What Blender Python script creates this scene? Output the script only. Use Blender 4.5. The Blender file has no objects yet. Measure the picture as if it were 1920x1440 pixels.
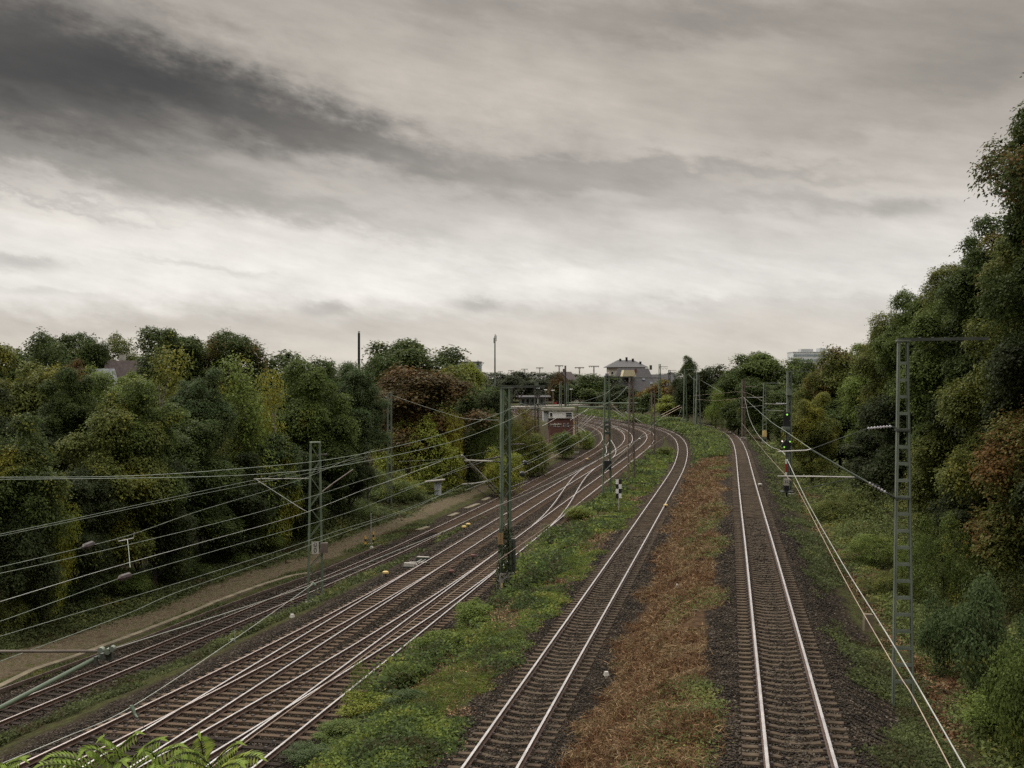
import bpy, math, random
import numpy as np
from mathutils import Vector, Matrix
random.seed(7)
R0 = np.random.default_rng(11)
F, CX, HY, HC = 2100.0, 960.0, 700.0, 12.5
scene = bpy.context.scene
COL = scene.collection

# ------------------------------------------------------------------ helpers
def P(px, py, d):
    """the point at depth d that the photo shows at pixel (px, py) of its 1920x1440 frame"""
    return Vector(((px - CX) * d / F, d, HC - (py - HY) * d / F))

def tag(o, label=None, cat=None, group=None, kind=None):
    if label: o['label'] = label
    if cat: o['category'] = cat
    if group: o['group'] = group
    if kind: o['kind'] = kind
    return o

def empty(name, loc, label=None, cat=None, group=None, rz=0.0):
    o = bpy.data.objects.new(name, None)
    COL.objects.link(o); o.location = loc; o.rotation_euler = (0, 0, rz)
    o.empty_display_size = 0.3
    return tag(o, label, cat, group)

class MB:
    """collects shapes, builds one mesh object"""
    def __init__(s): s.v = []; s.f = []; s.m = []
    def add(s, vs, fs, mi=0):
        b = len(s.v); s.v += [tuple(v) for v in vs]
        for f in fs: s.f.append([b + i for i in f]); s.m.append(mi)
    def box(s, c, size, rot=None, mi=0, taper=None):
        x, y, z = size[0] / 2, size[1] / 2, size[2] / 2
        tx = ty = 1.0
        if taper: tx, ty = taper
        vs = [Vector((a * x * (tx if k > 0 else 1), b * y * (ty if k > 0 else 1), k * z)) for k in (-1, 1) for b in (-1, 1) for a in (-1, 1)]
        if rot is not None: vs = [rot @ v for v in vs]
        c = Vector(c)
        s.add([v + c for v in vs], [(0, 2, 3, 1), (4, 5, 7, 6), (0, 1, 5, 4), (2, 6, 7, 3), (0, 4, 6, 2), (1, 3, 7, 5)], mi)
    def bar(s, p0, p1, w, h, mi=0, up=Vector((0, 0, 1))):
        p0, p1 = Vector(p0), Vector(p1); d = p1 - p0; L = d.length
        if L < 1e-5: return
        d.normalize(); a = d.cross(up)
        if a.length < 1e-3: a = d.cross(Vector((0, 1, 0)))
        a.normalize(); b = a.cross(d)
        s.box((p0 + p1) / 2, (w, L, h), Matrix((a, d, b)).transposed(), mi)
    def path(s, pts, r, n=6, mi=0, caps=True):
        pts = [Vector(p) for p in pts]; rs = r if isinstance(r, (list, tuple)) else [r] * len(pts)
        vs = []
        for i, p in enumerate(pts):
            d = (pts[min(i + 1, len(pts) - 1)] - pts[max(i - 1, 0)])
            d.normalize()
            a = d.cross(Vector((0, 0, 1)))
            if a.length < 1e-2: a = d.cross(Vector((0, 1, 0)))
            a.normalize(); b = a.cross(d)
            for k in range(n):
                t = 2 * math.pi * k / n
                vs.append(p + (a * math.cos(t) + b * math.sin(t)) * rs[i])
        fs = []
        for i in range(len(pts) - 1):
            for k in range(n):
                k2 = (k + 1) % n
                fs.append((i * n + k, (i + 1) * n + k, (i + 1) * n + k2, i * n + k2))
        if caps:
            fs.append(tuple(range(n))); fs.append(tuple(reversed(range((len(pts) - 1) * n, len(pts) * n))))
        s.add(vs, fs, mi)
    def prof(s, pts, radii, n=10, mi=0):
        s.path(pts, list(radii), n, mi)
    def build(s, name, mats, parent=None, smooth=False):
        me = bpy.data.meshes.new(name)
        me.from_pydata(s.v, [], s.f)
        if not isinstance(mats, (list, tuple)): mats = [mats]
        for m in mats: me.materials.append(m)
        me.polygons.foreach_set('material_index', s.m)
        if smooth: me.polygons.foreach_set('use_smooth', [True] * len(s.f))
        me.update()
        o = bpy.data.objects.new(name, me); COL.objects.link(o)
        if parent is not None: o.parent = parent
        return o

# ------------------------------------------------------------------ materials
def nt(m):
    m.use_nodes = True
    return m.node_tree.nodes, m.node_tree.links

def noise_mat(name, c1, c2, scale=3.0, rough=0.75, metal=0.0, bump=0.0, bscale=None, detail=6.0, c3=None, spec=0.4, stretch=None):
    m = bpy.data.materials.new(name); N, L = nt(m)
    b = N['Principled BSDF']
    tc = N.new('ShaderNodeTexCoord'); no = N.new('ShaderNodeTexNoise'); cr = N.new('ShaderNodeValToRGB')
    no.inputs['Scale'].default_value = scale; no.inputs['Detail'].default_value = detail
    src = tc.outputs['Object']
    if stretch:
        mp = N.new('ShaderNodeMapping'); mp.inputs['Scale'].default_value = stretch
        L.new(src, mp.inputs['Vector']); src = mp.outputs['Vector']
    L.new(src, no.inputs['Vector']); L.new(no.outputs['Fac'], cr.inputs['Fac'])
    e = cr.color_ramp.elements
    e[0].position = 0.32; e[0].color = (*c1, 1); e[1].position = 0.68; e[1].color = (*c2, 1)
    if c3:
        x = e.new(0.8); x.color = (*c3, 1)
    L.new(cr.outputs['Color'], b.inputs['Base Color'])
    b.inputs['Roughness'].default_value = rough; b.inputs['Metallic'].default_value = metal
    b.inputs['Specular IOR Level'].default_value = spec
    if bump:
        bp = N.new('ShaderNodeBump'); n2 = N.new('ShaderNodeTexNoise')
        n2.inputs['Scale'].default_value = bscale or scale * 4; n2.inputs['Detail'].default_value = 6
        L.new(src, n2.inputs['Vector']); L.new(n2.outputs['Fac'], bp.inputs['Height'])
        bp.inputs['Strength'].default_value = bump; bp.inputs['Distance'].default_value = 0.03
        L.new(bp.outputs['Normal'], b.inputs['Normal'])
    return m

def leaf_mat(name, yellow=(0.22, 0.205, 0.034), obj_color=True, ramp=None, pscale=0.35, transl=0.28, dark=0.72, bright=1.28):
    """leaves: colour of the object (its alpha = how far its leaves have turned), each leaf a little different"""
    m = bpy.data.materials.new(name); N, L = nt(m)
    b = N['Principled BSDF']; out = N['Material Output']
    geo = N.new('ShaderNodeNewGeometry'); no = N.new('ShaderNodeTexNoise'); no.inputs['Scale'].default_value = pscale
    no.inputs['Detail'].default_value = 4
    L.new(geo.outputs['Position'], no.inputs['Vector'])
    def math_(op, a, bb, clamp=False):
        n = N.new('ShaderNodeMath'); n.operation = op; n.use_clamp = clamp
        for i, q in enumerate((a, bb)):
            if hasattr(q, 'default_value') or hasattr(q, 'links'): L.new(q, n.inputs[i])
            else: n.inputs[i].default_value = q
        return n.outputs[0]
    rnd = geo.outputs['Random Per Island']
    if obj_color:
        oi = N.new('ShaderNodeObjectInfo'); base = oi.outputs['Color']; alpha = oi.outputs['Alpha']
        thr = math_('ADD', math_('MULTIPLY', no.outputs['Fac'], 1.0), math_('MULTIPLY', rnd, 0.22))
        a = math_('SUBTRACT', math_('ADD', thr, math_('MULTIPLY', alpha, 0.5)), 0.83)
        fac = math_('MULTIPLY', a, 6.0, True)
        mx = N.new('ShaderNodeMixRGB'); mx.inputs['Color2'].default_value = (*yellow, 1)
        L.new(fac, mx.inputs['Fac']); L.new(base, mx.inputs['Color1']); colr = mx.outputs['Color']
    else:
        cr = N.new('ShaderNodeValToRGB'); e = cr.color_ramp.elements
        e[0].position, e[0].color = ramp[0][0], (*ramp[0][1], 1)
        e[1].position, e[1].color = ramp[-1][0], (*ramp[-1][1], 1)
        for p, c in ramp[1:-1]:
            x = e.new(p); x.color = (*c, 1)
        f = math_('ADD', math_('MULTIPLY', math_('SUBTRACT', no.outputs['Fac'], 0.5), 1.7), math_('ADD', 0.35, math_('MULTIPLY', rnd, 0.3)))
        L.new(f, cr.inputs['Fac']); colr = cr.outputs['Color']
    r2 = math_('FRACT', math_('MULTIPLY', rnd, 37.7), 0.0)
    val = math_('ADD', dark, math_('MULTIPLY', r2, bright - dark))
    vm = N.new('ShaderNodeVectorMath'); vm.operation = 'SCALE'
    L.new(colr, vm.inputs[0]); L.new(val, vm.inputs['Scale'])
    L.new(vm.outputs[0], b.inputs['Base Color'])
    b.inputs['Roughness'].default_value = 0.55; b.inputs['Specular IOR Level'].default_value = 0.06
    tr = N.new('ShaderNodeBsdfTranslucent'); L.new(vm.outputs[0], tr.inputs['Color'])
    ms = N.new('ShaderNodeMixShader'); ms.inputs[0].default_value = transl
    L.new(b.outputs[0], ms.inputs[1]); L.new(tr.outputs[0], ms.inputs[2]); L.new(ms.outputs[0], out.inputs['Surface'])
    return m

def emit_mat(name, c, s):
    m = bpy.data.materials.new(name); N, L = nt(m)
    b = N['Principled BSDF']; b.inputs['Base Color'].default_value = (*c, 1)
    b.inputs['Emission Color'].default_value = (*c, 1); b.inputs['Emission Strength'].default_value = s
    return m

M = {}
M['rail_side'] = noise_mat('rail_rust', (0.045, 0.026, 0.018), (0.10, 0.058, 0.038), 6, 0.8)
M['rail_top'] = noise_mat('rail_polished', (0.56, 0.53, 0.51), (0.80, 0.77, 0.75), 2, 0.33, 1.0)
M['rail_dull'] = noise_mat('rail_dull', (0.07, 0.05, 0.04), (0.14, 0.10, 0.08), 3, 0.6, 0.3)
M['rail_mid'] = noise_mat('rail_half_polished', (0.42, 0.36, 0.33), (0.62, 0.54, 0.50), 2, 0.35, 0.9)
M['concrete_sl'] = noise_mat('sleeper_concrete', (0.036, 0.026, 0.018), (0.100, 0.074, 0.050), 2.3, 0.95, bump=0.4, spec=0.1)
M['wood_sl'] = noise_mat('sleeper_timber', (0.044, 0.029, 0.019), (0.138, 0.096, 0.063), 1.7, 0.92, spec=0.1, bump=0.4, stretch=(1, 9, 9))
M['wood_old'] = noise_mat('sleeper_tarred', (0.015, 0.011, 0.009), (0.042, 0.031, 0.023), 2.0, 0.92, spec=0.1, bump=0.4, stretch=(1, 9, 9))
M['clip'] = noise_mat('rail_clip', (0.02, 0.014, 0.012), (0.045, 0.03, 0.024), 8, 0.7)
M['steel_green'] = noise_mat('mast_green_paint', (0.066, 0.092, 0.058), (0.140, 0.178, 0.118), 2.2, 0.6, c3=(0.10, 0.075, 0.05), stretch=(1, 1, 0.35))
M['steel_dark'] = noise_mat('mast_dark_paint', (0.028, 0.032, 0.026), (0.06, 0.065, 0.052), 2.0, 0.65)
M['steel_grey'] = noise_mat('mast_grey_galv', (0.092, 0.113, 0.084), (0.185, 0.208, 0.165), 1.8, 0.55, 0.2, c3=(0.16, 0.13, 0.10), stretch=(1, 1, 0.4))
M['steel_brown'] = noise_mat('mast_rusty_paint', (0.085, 0.065, 0.05), (0.16, 0.13, 0.105), 2.0, 0.7)
M['alu'] = noise_mat('tube_aluminium', (0.26, 0.245, 0.22), (0.42, 0.40, 0.36), 3, 0.4, 0.5)
M['wire'] = noise_mat('wire_patina', (0.15, 0.18, 0.14), (0.27, 0.30, 0.24), 2, 0.45, 0.3)
M['wire_light'] = noise_mat('wire_contact', (0.32, 0.33, 0.29), (0.50, 0.50, 0.45), 2, 0.35, 0.4)
M['wire_warm'] = noise_mat('wire_warm', (0.30, 0.22, 0.16), (0.42, 0.33, 0.25), 2, 0.45, 0.3)
M['insul'] = noise_mat('insulator_brown', (0.018, 0.009, 0.007), (0.035, 0.018, 0.013), 4, 0.55, spec=0.6)
M['insul_grey'] = noise_mat('insulator_glass', (0.18, 0.17, 0.175), (0.42, 0.40, 0.41), 4, 0.2, spec=0.6)
M['concrete'] = noise_mat('concrete', (0.17, 0.155, 0.135), (0.29, 0.27, 0.235), 3, 0.9, bump=0.3)
M['concrete_warm'] = noise_mat('concrete_lids', (0.085, 0.070, 0.042), (0.19, 0.155, 0.10), 1.5, 0.9, bump=0.3)
M['white'] = noise_mat('white_paint', (0.60, 0.59, 0.56), (0.78, 0.77, 0.74), 2, 0.6)
M['offwhite'] = noise_mat('offwhite_plate', (0.30, 0.28, 0.24), (0.46, 0.43, 0.38), 3, 0.6)
M['black'] = noise_mat('black_paint', (0.010, 0.010, 0.011), (0.02, 0.02, 0.02), 3, 0.55)
M['yellow'] = noise_mat('yellow_paint', (0.55, 0.30, 0.03), (0.70, 0.42, 0.06), 3, 0.55)
M['yellow_pale'] = noise_mat('yellow_faded', (0.45, 0.31, 0.10), (0.6, 0.45, 0.18), 3, 0.6)
M['red'] = noise_mat('red_paint', (0.30, 0.02, 0.02), (0.42, 0.04, 0.035), 3, 0.5)
M['ochre'] = noise_mat('ochre_plate', (0.22, 0.14, 0.06), (0.32, 0.21, 0.10), 4, 0.7)
M['brick'] = noise_mat('brick_red', (0.085, 0.036, 0.030), (0.14, 0.065, 0.050), 5, 0.85)
M['brick_orange'] = noise_mat('brick_orange', (0.34, 0.13, 0.06), (0.46, 0.19, 0.10), 4, 0.85)
M['plaster'] = noise_mat('plaster_cream', (0.46, 0.42, 0.35), (0.58, 0.54, 0.46), 1.2, 0.9)
M['plaster_yellow'] = noise_mat('plaster_yellow', (0.46, 0.40, 0.25), (0.58, 0.51, 0.34), 0.8, 0.9)
M['slate'] = noise_mat('roof_slate', (0.035, 0.033, 0.036), (0.075, 0.07, 0.07), 2.5, 0.7)
M['slate_blue'] = noise_mat('roof_grey', (0.11, 0.12, 0.135), (0.18, 0.19, 0.205), 2.5, 0.6)
M['roof_brown'] = noise_mat('roof_brown', (0.045, 0.032, 0.03), (0.085, 0.062, 0.055), 2.5, 0.75)
M['roof_moss'] = noise_mat('flat_roof_moss', (0.09, 0.085, 0.06), (0.16, 0.15, 0.11), 0.8, 0.9)
M['glass'] = noise_mat('window_glass', (0.02, 0.024, 0.028), (0.05, 0.056, 0.062), 0.6, 0.12, spec=0.7)
M['facade'] = noise_mat('facade_pale', (0.55, 0.58, 0.58), (0.68, 0.70, 0.70), 0.3, 0.6)
M['facade_band'] = noise_mat('facade_glass', (0.20, 0.26, 0.28), (0.30, 0.36, 0.38), 0.3, 0.3)
M['facade_dim'] = noise_mat('facade_dim', (0.30, 0.31, 0.31), (0.40, 0.41, 0.40), 0.3, 0.7)
M['bark'] = noise_mat('bark', (0.022, 0.017, 0.013), (0.06, 0.048, 0.038), 4, 0.9, bump=0.5)
M['bark_birch'] = noise_mat('bark_birch', (0.10, 0.09, 0.08), (0.42, 0.40, 0.36), 5, 0.8)
M['graffiti'] = noise_mat('graffiti_metal', (0.32, 0.34, 0.35), (0.46, 0.47, 0.47), 1.0, 0.6)
M['blue'] = noise_mat('spray_blue', (0.02, 0.05, 0.22), (0.03, 0.08, 0.3), 3, 0.6)
M['lamp_green'] = emit_mat('signal_green', (0.40, 1.0, 0.12), 0.9)
M['lamp_white'] = emit_mat('signal_white', (1.0, 0.80, 0.74), 1.3)
M['leaf'] = leaf_mat('leaves')
M['leaf_rust'] = leaf_mat('leaves_rust', yellow=(0.135, 0.075, 0.024))
M['weeds_lush'] = leaf_mat('weed_leaves_bright', obj_color=False, ramp=[(0.1, (0.085, 0.110, 0.024)), (0.5, (0.125, 0.175, 0.028)), (0.9, (0.18, 0.19, 0.035))], pscale=0.5)
M['weeds'] = leaf_mat('weed_leaves', obj_color=False, ramp=[(0.08, (0.08, 0.05, 0.024)), (0.24, (0.050, 0.052, 0.020)), (0.42, (0.052, 0.078, 0.026)), (0.58, (0.092, 0.128, 0.032)), (0.76, (0.155, 0.190, 0.032)), (0.92, (0.20, 0.165, 0.045))], pscale=0.6)
M['weeds_dim'] = leaf_mat('weed_leaves_cool', obj_color=False, ramp=[(0.1, (0.06, 0.042, 0.020)), (0.35, (0.052, 0.062, 0.022)), (0.7, (0.092, 0.112, 0.038)), (0.9, (0.14, 0.125, 0.035))], pscale=0.4)
M['weeds_bank'] = leaf_mat('bank_leaves', obj_color=False, ramp=[(0.1, (0.095, 0.070, 0.028)), (0.35, (0.080, 0.098, 0.030)), (0.65, (0.130, 0.158, 0.050)), (0.9, (0.19, 0.175, 0.045))], pscale=0.4)
M['stone'] = leaf_mat('ballast_stone', obj_color=False, ramp=[(0.1, (0.014, 0.011, 0.0085)), (0.45, (0.033, 0.0265, 0.020)), (0.7, (0.058, 0.046, 0.034)), (0.95, (0.105, 0.088, 0.068))], pscale=1.5, transl=0.0, dark=0.45, bright=1.7)
M['straw'] = leaf_mat('straw_stalks', obj_color=False, ramp=[(0.1, (0.20, 0.13, 0.07)), (0.9, (0.36, 0.27, 0.16))], pscale=1.0)
M['grass'] = leaf_mat('grass_blades', obj_color=False, ramp=[(0.1, (0.14, 0.115, 0.045)), (0.35, (0.075, 0.095, 0.022)), (0.65, (0.13, 0.165, 0.03)), (0.9, (0.20, 0.19, 0.05))], pscale=0.6)
M['dry'] = leaf_mat('dry_grass', obj_color=False, ramp=[(0.1, (0.03, 0.019, 0.012)), (0.28, (0.11, 0.054, 0.024)), (0.48, (0.17, 0.098, 0.050)), (0.66, (0.26, 0.18, 0.095)), (0.8, (0.14, 0.10, 0.05)), (0.92, (0.09, 0.088, 0.03))], pscale=1.0, transl=0.1, dark=0.4, bright=1.45)
M['fern'] = leaf_mat('frond_leaves', yellow=(0.30, 0.32, 0.06), transl=0.3, dark=0.7, bright=1.3)

# ------------------------------------------------------------------ track lines (x across, y along the view; metres)
KD = [0, 20, 40, 60, 80, 100, 120, 140, 160, 180, 200, 220, 240, 260, 280, 300, 320, 340, 360, 400]
KX = {
 1: [1.6, 5.5, 9.39, 13.28, 17.14, 21.01, 24.91, 28.81, 32.64, 36.32, 39.74, 42.73, 45.01, 46.23, 46.21, 45.06, 43.05, 40.48, 37.65, 31.85],
 2: [-6.79, -2.86, 1.06, 4.98, 8.89, 12.78, 16.67, 20.5, 24.13, 27.43, 30.26, 32.38, 33.44, 33.07, 31.21, 28.18, 24.42, 20.25, 15.91, 7.15],
 3: [-16.41, -12.24, -8.07, -3.96, 0.05, 4.08, 8.15, 12.28, 16.42, 20.51, 24.28, 27.28, 28.91, 28.71, 26.51, 23.0, 18.6, 13.9, 9.0, -1.0],
 4: [-20.19, -16.09, -11.98, -7.89, -3.83, 0.24, 4.35, 8.55, 12.84, 17.0, 20.46, 22.9, 24.2, 24.2, 22.4, 19.0, 14.5, 9.6, 4.5, -5.8],
 5: [-35.77, -29.69, -23.62, -17.61, -11.94, -6.68, -1.71, 3.04, 7.7, 12.22, 16.16, 18.5, 19.6, 19.4, 17.8, 14.6, 10.2, 5.2, 0.0, -10.6]}
_fine = np.arange(-40.0, 401.0, 1.0)
def _pchip(xs, ys, q):
    xs, ys = np.array(xs, float), np.array(ys, float)
    m = np.gradient(ys, xs)
    q = np.asarray(q, float); i = np.clip(np.searchsorted(xs, q) - 1, 0, len(xs) - 2)
    h = xs[i + 1] - xs[i]; t = (q - xs[i]) / h
    r = (2*t**3 - 3*t**2 + 1) * ys[i] + (t**3 - 2*t**2 + t) * h * m[i] + (-2*t**3 + 3*t**2) * ys[i+1] + (t**3 - t**2) * h * m[i+1]
    r = np.where(q < xs[0], ys[0] + (q - xs[0]) * m[0], r)
    return np.where(q > xs[-1], ys[-1] + (q - xs[-1]) * m[-1], r)
def TX(k, d): return _pchip(KD, KX[k], d)
def TX4b(d): return TX(4, d) - 0.00125 * np.maximum(0, 77 - np.asarray(d, float)) ** 2
def TX3b(d): return TX(3, d) - 0.00105 * np.maximum(0, 80 - np.asarray(d, float)) ** 2
def _ss(t): t = np.clip(t, 0, 1); return t * t * (3 - 2 * t)
def TX43(d):
    f = _ss((np.asarray(d, float) - 88) / 64.0); return TX(3, d) * (1 - f) + TX(4, d) * f
def TX54(d):
    f = _ss((np.asarray(d, float) - 163) / 56.0); return TX(4, d) * (1 - f) + TX(5, d) * f
def TZ(k, d):
    d = np.asarray(d, float)
    if k == 1: return np.maximum(4.12 - 0.0157 * d, 0.0)
    if k == 2: return np.maximum(1.85 - 0.0125 * d, 0.0)
    if k == 5: return np.interp(d, [0, 90, 200, 260], [-1.9, -1.7, -0.3, 0.0])
    return np.zeros_like(d)

# ------------------------------------------------------------------ ground: one sheet, a cross-section per depth
BZ = 0.235   # ballast lies this far under the rail top
def knots(d):
    x1, x2, x3, x4, x5 = (float(TX(k, d)) for k in (1, 2, 3, 4, 5))
    x4b = min(x4, float(TX4b(d)))
    z1, z2, z3, z5 = float(TZ(1, d)) - BZ, float(TZ(2, d)) - BZ, -BZ, float(TZ(5, d)) - BZ
    br = float(np.clip((165 - d) / 40.0, 0, 1)); gr = 1 - br
    sm = float(np.clip((d - 120) / 80, 0, 1))
    # x, z, (ballast, green, brown, path)
    Z = (0, 0, 0, 0)
    K = [(x5 - 700, z5 + 1.5, Z), (x5 - 60, z5 + 0.3, Z), (x5 - 13, z5 + 0.25, Z), (x5 - 9.6, z5 + 0.1, (0, .6, 0, .2)),
         (x5 - 7.4, z5 + 0.03, (0, .5, 0, .75)), (x5 - 6.6, z5 + 0.03, (0, .2, 0, .95)), (x5 - 4.8, z5 + 0.03, (0, .3, 0, .9)), (x5 - 3.2, z5 + 0.05, (0.1, .8, 0, .5)),
         (x5 - 2.4, z5, (1, .1, 0, 0)), (x5 + 1.7, z5, (1, 0, 0, 0)),
         (x5 + 2.6, z5 + 0.15, (.3, .8, 0, 0)), ((x5 + x4b) / 2 - 0.3, (z5 + z3) / 2, (.2, .9, 0, 0)),
         (x4b - 2.9, z3 - 0.2, (.6, .45, 0, 0)), (x4b - 1.9, z3, (1, 0, 0, 0)), (x4 + 1.7, z3, (1, 0, 0, 0)),
         ((x3 + x4) / 2, z3 - 0.08, (1, 0, 0, 0)),
         (x3 - 1.7, z3, (1, 0, 0, 0)), (x3 + 1.9, z3, (1, 0, 0, 0)), (x3 + 2.7, z3 + 0.05, (.5, .6, 0, 0)),
         ((x3 + x2) / 2, max(z3, (z3 + z2) / 2 + 0.25), (0, 1, 0, 0)),
         (x2 - 2.4, z2 - 0.02, (.4, .8, 0, 0)), (x2 - 1.8, z2, (1, 0, 0, 0)), (x2 + 2.0, z2, (1, 0, 0, 0)),
         (x2 + 2.9, z2 + 0.1, (.1, .9 * gr, br, 0)),
         ((x2 + x1) / 2, (z1 + z2) / 2 + 0.28 + 0.3 * sm, (0, .95 * gr, br, 0)),
         (x1 - 2.9, z1 - 0.12, (.1, .25 * br + .9 * gr, .85 * br, 0)), (x1 - 2.0, z1, (1, 0, 0, 0)), (x1 + 1.7, z1, (1, 0, 0, 0)),
         (x1 + 2.8, z1 - 0.55, (.8, .3, 0, 0)), (x1 + 4.2, z1 - 0.85, (0, 1, 0, 0)), (x1 + 5.6, z1 - 0.95, (0, .2, .5, 0)),
         (x1 + 8, z1 - 0.9, (0, .5, .1, 0)), (x1 + 60, z1 - 0.5, Z), (x1 + 700, z1 + 1.0, Z)]
    X = np.array([k[0] for k in K]); X = np.maximum.accumulate(X + np.arange(len(X)) * 1e-3)
    return X, np.array([k[1] for k in K]), np.array([k[2] for k in K], float)
_kc = {}
def gz(x, d):
    k = round(float(d) * 2) / 2
    if k not in _kc: _kc[k] = knots(k)
    X, Zz, _ = _kc[k]
    return float(np.interp(x, X, Zz))

def bump_noise(x, y):
    return (np.sin(x * 1.9 + 1.3 * np.sin(y * 0.7)) * np.sin(y * 1.3 + 1.7 * np.sin(x * 0.9)) + 0.5 * np.sin(x * 4.3 + y * 2.1) * np.sin(y * 3.7 - x * 1.1))

def build_ground():
    rows = np.concatenate([np.arange(-30, 6, 3.0), np.arange(6, 130, 0.8), np.arange(130, 300, 2.0), np.arange(300, 420, 6.0), np.array([450, 520, 650, 850, 1200, 1800, 2600.0])])
    V, C = [], []; ncol = None
    for d in rows:
        X, Zz, W = knots(float(d))
        xs = []
        for i in range(len(X) - 1):
            n = 3
            xs += list(np.linspace(X[i], X[i + 1], n, endpoint=False))
        xs.append(X[-1]); xs = np.array(xs); ncol = len(xs)
        z = np.interp(xs, X, Zz); w = np.stack([np.interp(xs, X, W[:, k]) for k in range(4)], 1)
        amp = 0.10 * np.clip(1 - w[:, 0] * 0.95 - w[:, 3] * .7, 0.03, 1)
        z = z + amp * bump_noise(xs, np.full_like(xs, d))
        V.append(np.stack([xs, np.full_like(xs, d), z], 1)); C.append(w)
    V = np.concatenate(V); C = np.concatenate(C); nr = len(rows)
    idx = np.arange(nr * ncol).reshape(nr, ncol)
    Fq = np.stack([idx[:-1, :-1], idx[:-1, 1:], idx[1:, 1:], idx[1:, :-1]], -1).reshape(-1, 4)
    me = bpy.data.meshes.new('ground'); me.from_pydata(V.tolist(), [], Fq.tolist())
    at = me.color_attributes.new('zone', 'FLOAT_COLOR', 'POINT'); at.data.foreach_set('color', C.astype(np.float32).ravel())
    me.polygons.foreach_set('use_smooth', [True] * len(me.polygons)); me.update()
    o = bpy.data.objects.new('ground', me); COL.objects.link(o); tag(o, kind='structure')
    m = bpy.data.materials.new('ground_mix'); N, L = nt(m); b = N['Principled BSDF']
    geo = N.new('ShaderNodeNewGeometry'); pos = geo.outputs['Position']
    def noise(sc, det=5, dist=0.0):
        n = N.new('ShaderNodeTexNoise'); n.inputs['Scale'].default_value = sc; n.inputs['Detail'].default_value = det
        L.new(pos, n.inputs['Vector']); return n.outputs['Fac']
    def ramp(fac, stops):
        cr = N.new('ShaderNodeValToRGB'); L.new(fac, cr.inputs['Fac']); e = cr.color_ramp.elements
        e[0].position, e[0].color = stops[0][0], (*stops[0][1], 1); e[1].position, e[1].color = stops[-1][0], (*stops[-1][1], 1)
        for p, c in stops[1:-1]:
            x = e.new(p); x.color = (*c, 1)
        return cr.outputs['Color']
    def mth(op, a, bb, cl=False):
        n = N.new('ShaderNodeMath'); n.operation = op; n.use_clamp = cl
        for i, q in enumerate((a, bb)):
            if isinstance(q, (int, float)): n.inputs[i].default_value = q
            else: L.new(q, n.inputs[i])
        return n.outputs[0]
    def mix(f, a, bb, mode='MIX'):
        n = N.new('ShaderNodeMixRGB'); n.blend_type = mode
        if isinstance(f, (int, float)): n.inputs[0].default_value = f
        else: L.new(f, n.inputs[0])
        L.new(a, n.inputs[1]); L.new(bb, n.inputs[2]); return n.outputs[0]
    at = N.new('ShaderNodeAttribute'); at.attribute_name = 'zone'
    sp = N.new('ShaderNodeSeparateColor'); L.new(at.outputs['Color'], sp.inputs[0])
    wb, wg, wr, wp = sp.outputs[0], sp.outputs[1], sp.outputs[2], at.outputs['Alpha']
    big, fine, mid = noise(0.55, 6), noise(9, 6), noise(2.2, 5)
    def edge(w):
        a = mth('ADD', w, mth('MULTIPLY', mth('SUBTRACT', big, 0.5), 0.9))
        return mth('MULTIPLY', mth('SUBTRACT', a, 0.38), 5.0, True)
    vo = N.new('ShaderNodeTexVoronoi'); vo.inputs['Scale'].default_value = 15.0; L.new(pos, vo.inputs['Vector'])
    sv = N.new('ShaderNodeSeparateColor'); L.new(vo.outputs['Color'], sv.inputs[0])
    stone = ramp(sv.outputs[0], [(0.0, (0.0035, 0.003, 0.0024)), (0.45, (0.0135, 0.011, 0.0086)), (0.82, (0.037, 0.030, 0.023)), (0.95, (0.085, 0.069, 0.052)), (1.0, (0.16, 0.14, 0.12))])
    rust = ramp(mid, [(0.35, (1.0, 0.93, 0.86)), (0.7, (1.22, 1.18, 1.14))])
    stone = mix(1.0, stone, rust, 'MULTIPLY')
    soil = ramp(mid, [(0.3, (0.022, 0.017, 0.010)), (0.55, (0.042, 0.035, 0.018)), (0.75, (0.05, 0.052, 0.022))])
    green = ramp(mid, [(0.28, (0.035, 0.025, 0.015)), (0.5, (0.042, 0.042, 0.017)), (0.75, (0.06, 0.07, 0.02))])
    brown = ramp(mid, [(0.28, (0.03, 0.019, 0.012)), (0.5, (0.07, 0.042, 0.023)), (0.75, (0.095, 0.062, 0.034))])
    path = ramp(mid, [(0.3, (0.068, 0.051, 0.031)), (0.52, (0.112, 0.088, 0.058)), (0.68, (0.070, 0.068, 0.028))])
    fr = ramp(fine, [(0.3, (0.6, 0.6, 0.6)), (0.7, (1.35, 1.35, 1.35))])
    c = mix(edge(wr), soil, brown); c = mix(edge(wp), c, path); c = mix(edge(wg), c, green)
    c = mix(1.0, c, fr, 'MULTIPLY'); c = mix(edge(wb), c, stone)
    L.new(c, b.inputs['Base Color']); b.inputs['Roughness'].default_value = 0.95; b.inputs['Specular IOR Level'].default_value = 0.04
    hgt = mth('ADD', mth('MULTIPLY', vo.outputs['Distance'], 1.2), mth('MULTIPLY', fine, 0.8))
    bp = N.new('ShaderNodeBump'); bp.inputs['Strength'].default_value = 0.9; bp.inputs['Distance'].default_value = 0.05
    L.new(hgt, bp.inputs['Height']); L.new(bp.outputs['Normal'], b.inputs['Normal'])
    me.materials.append(m)
build_ground()

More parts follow.
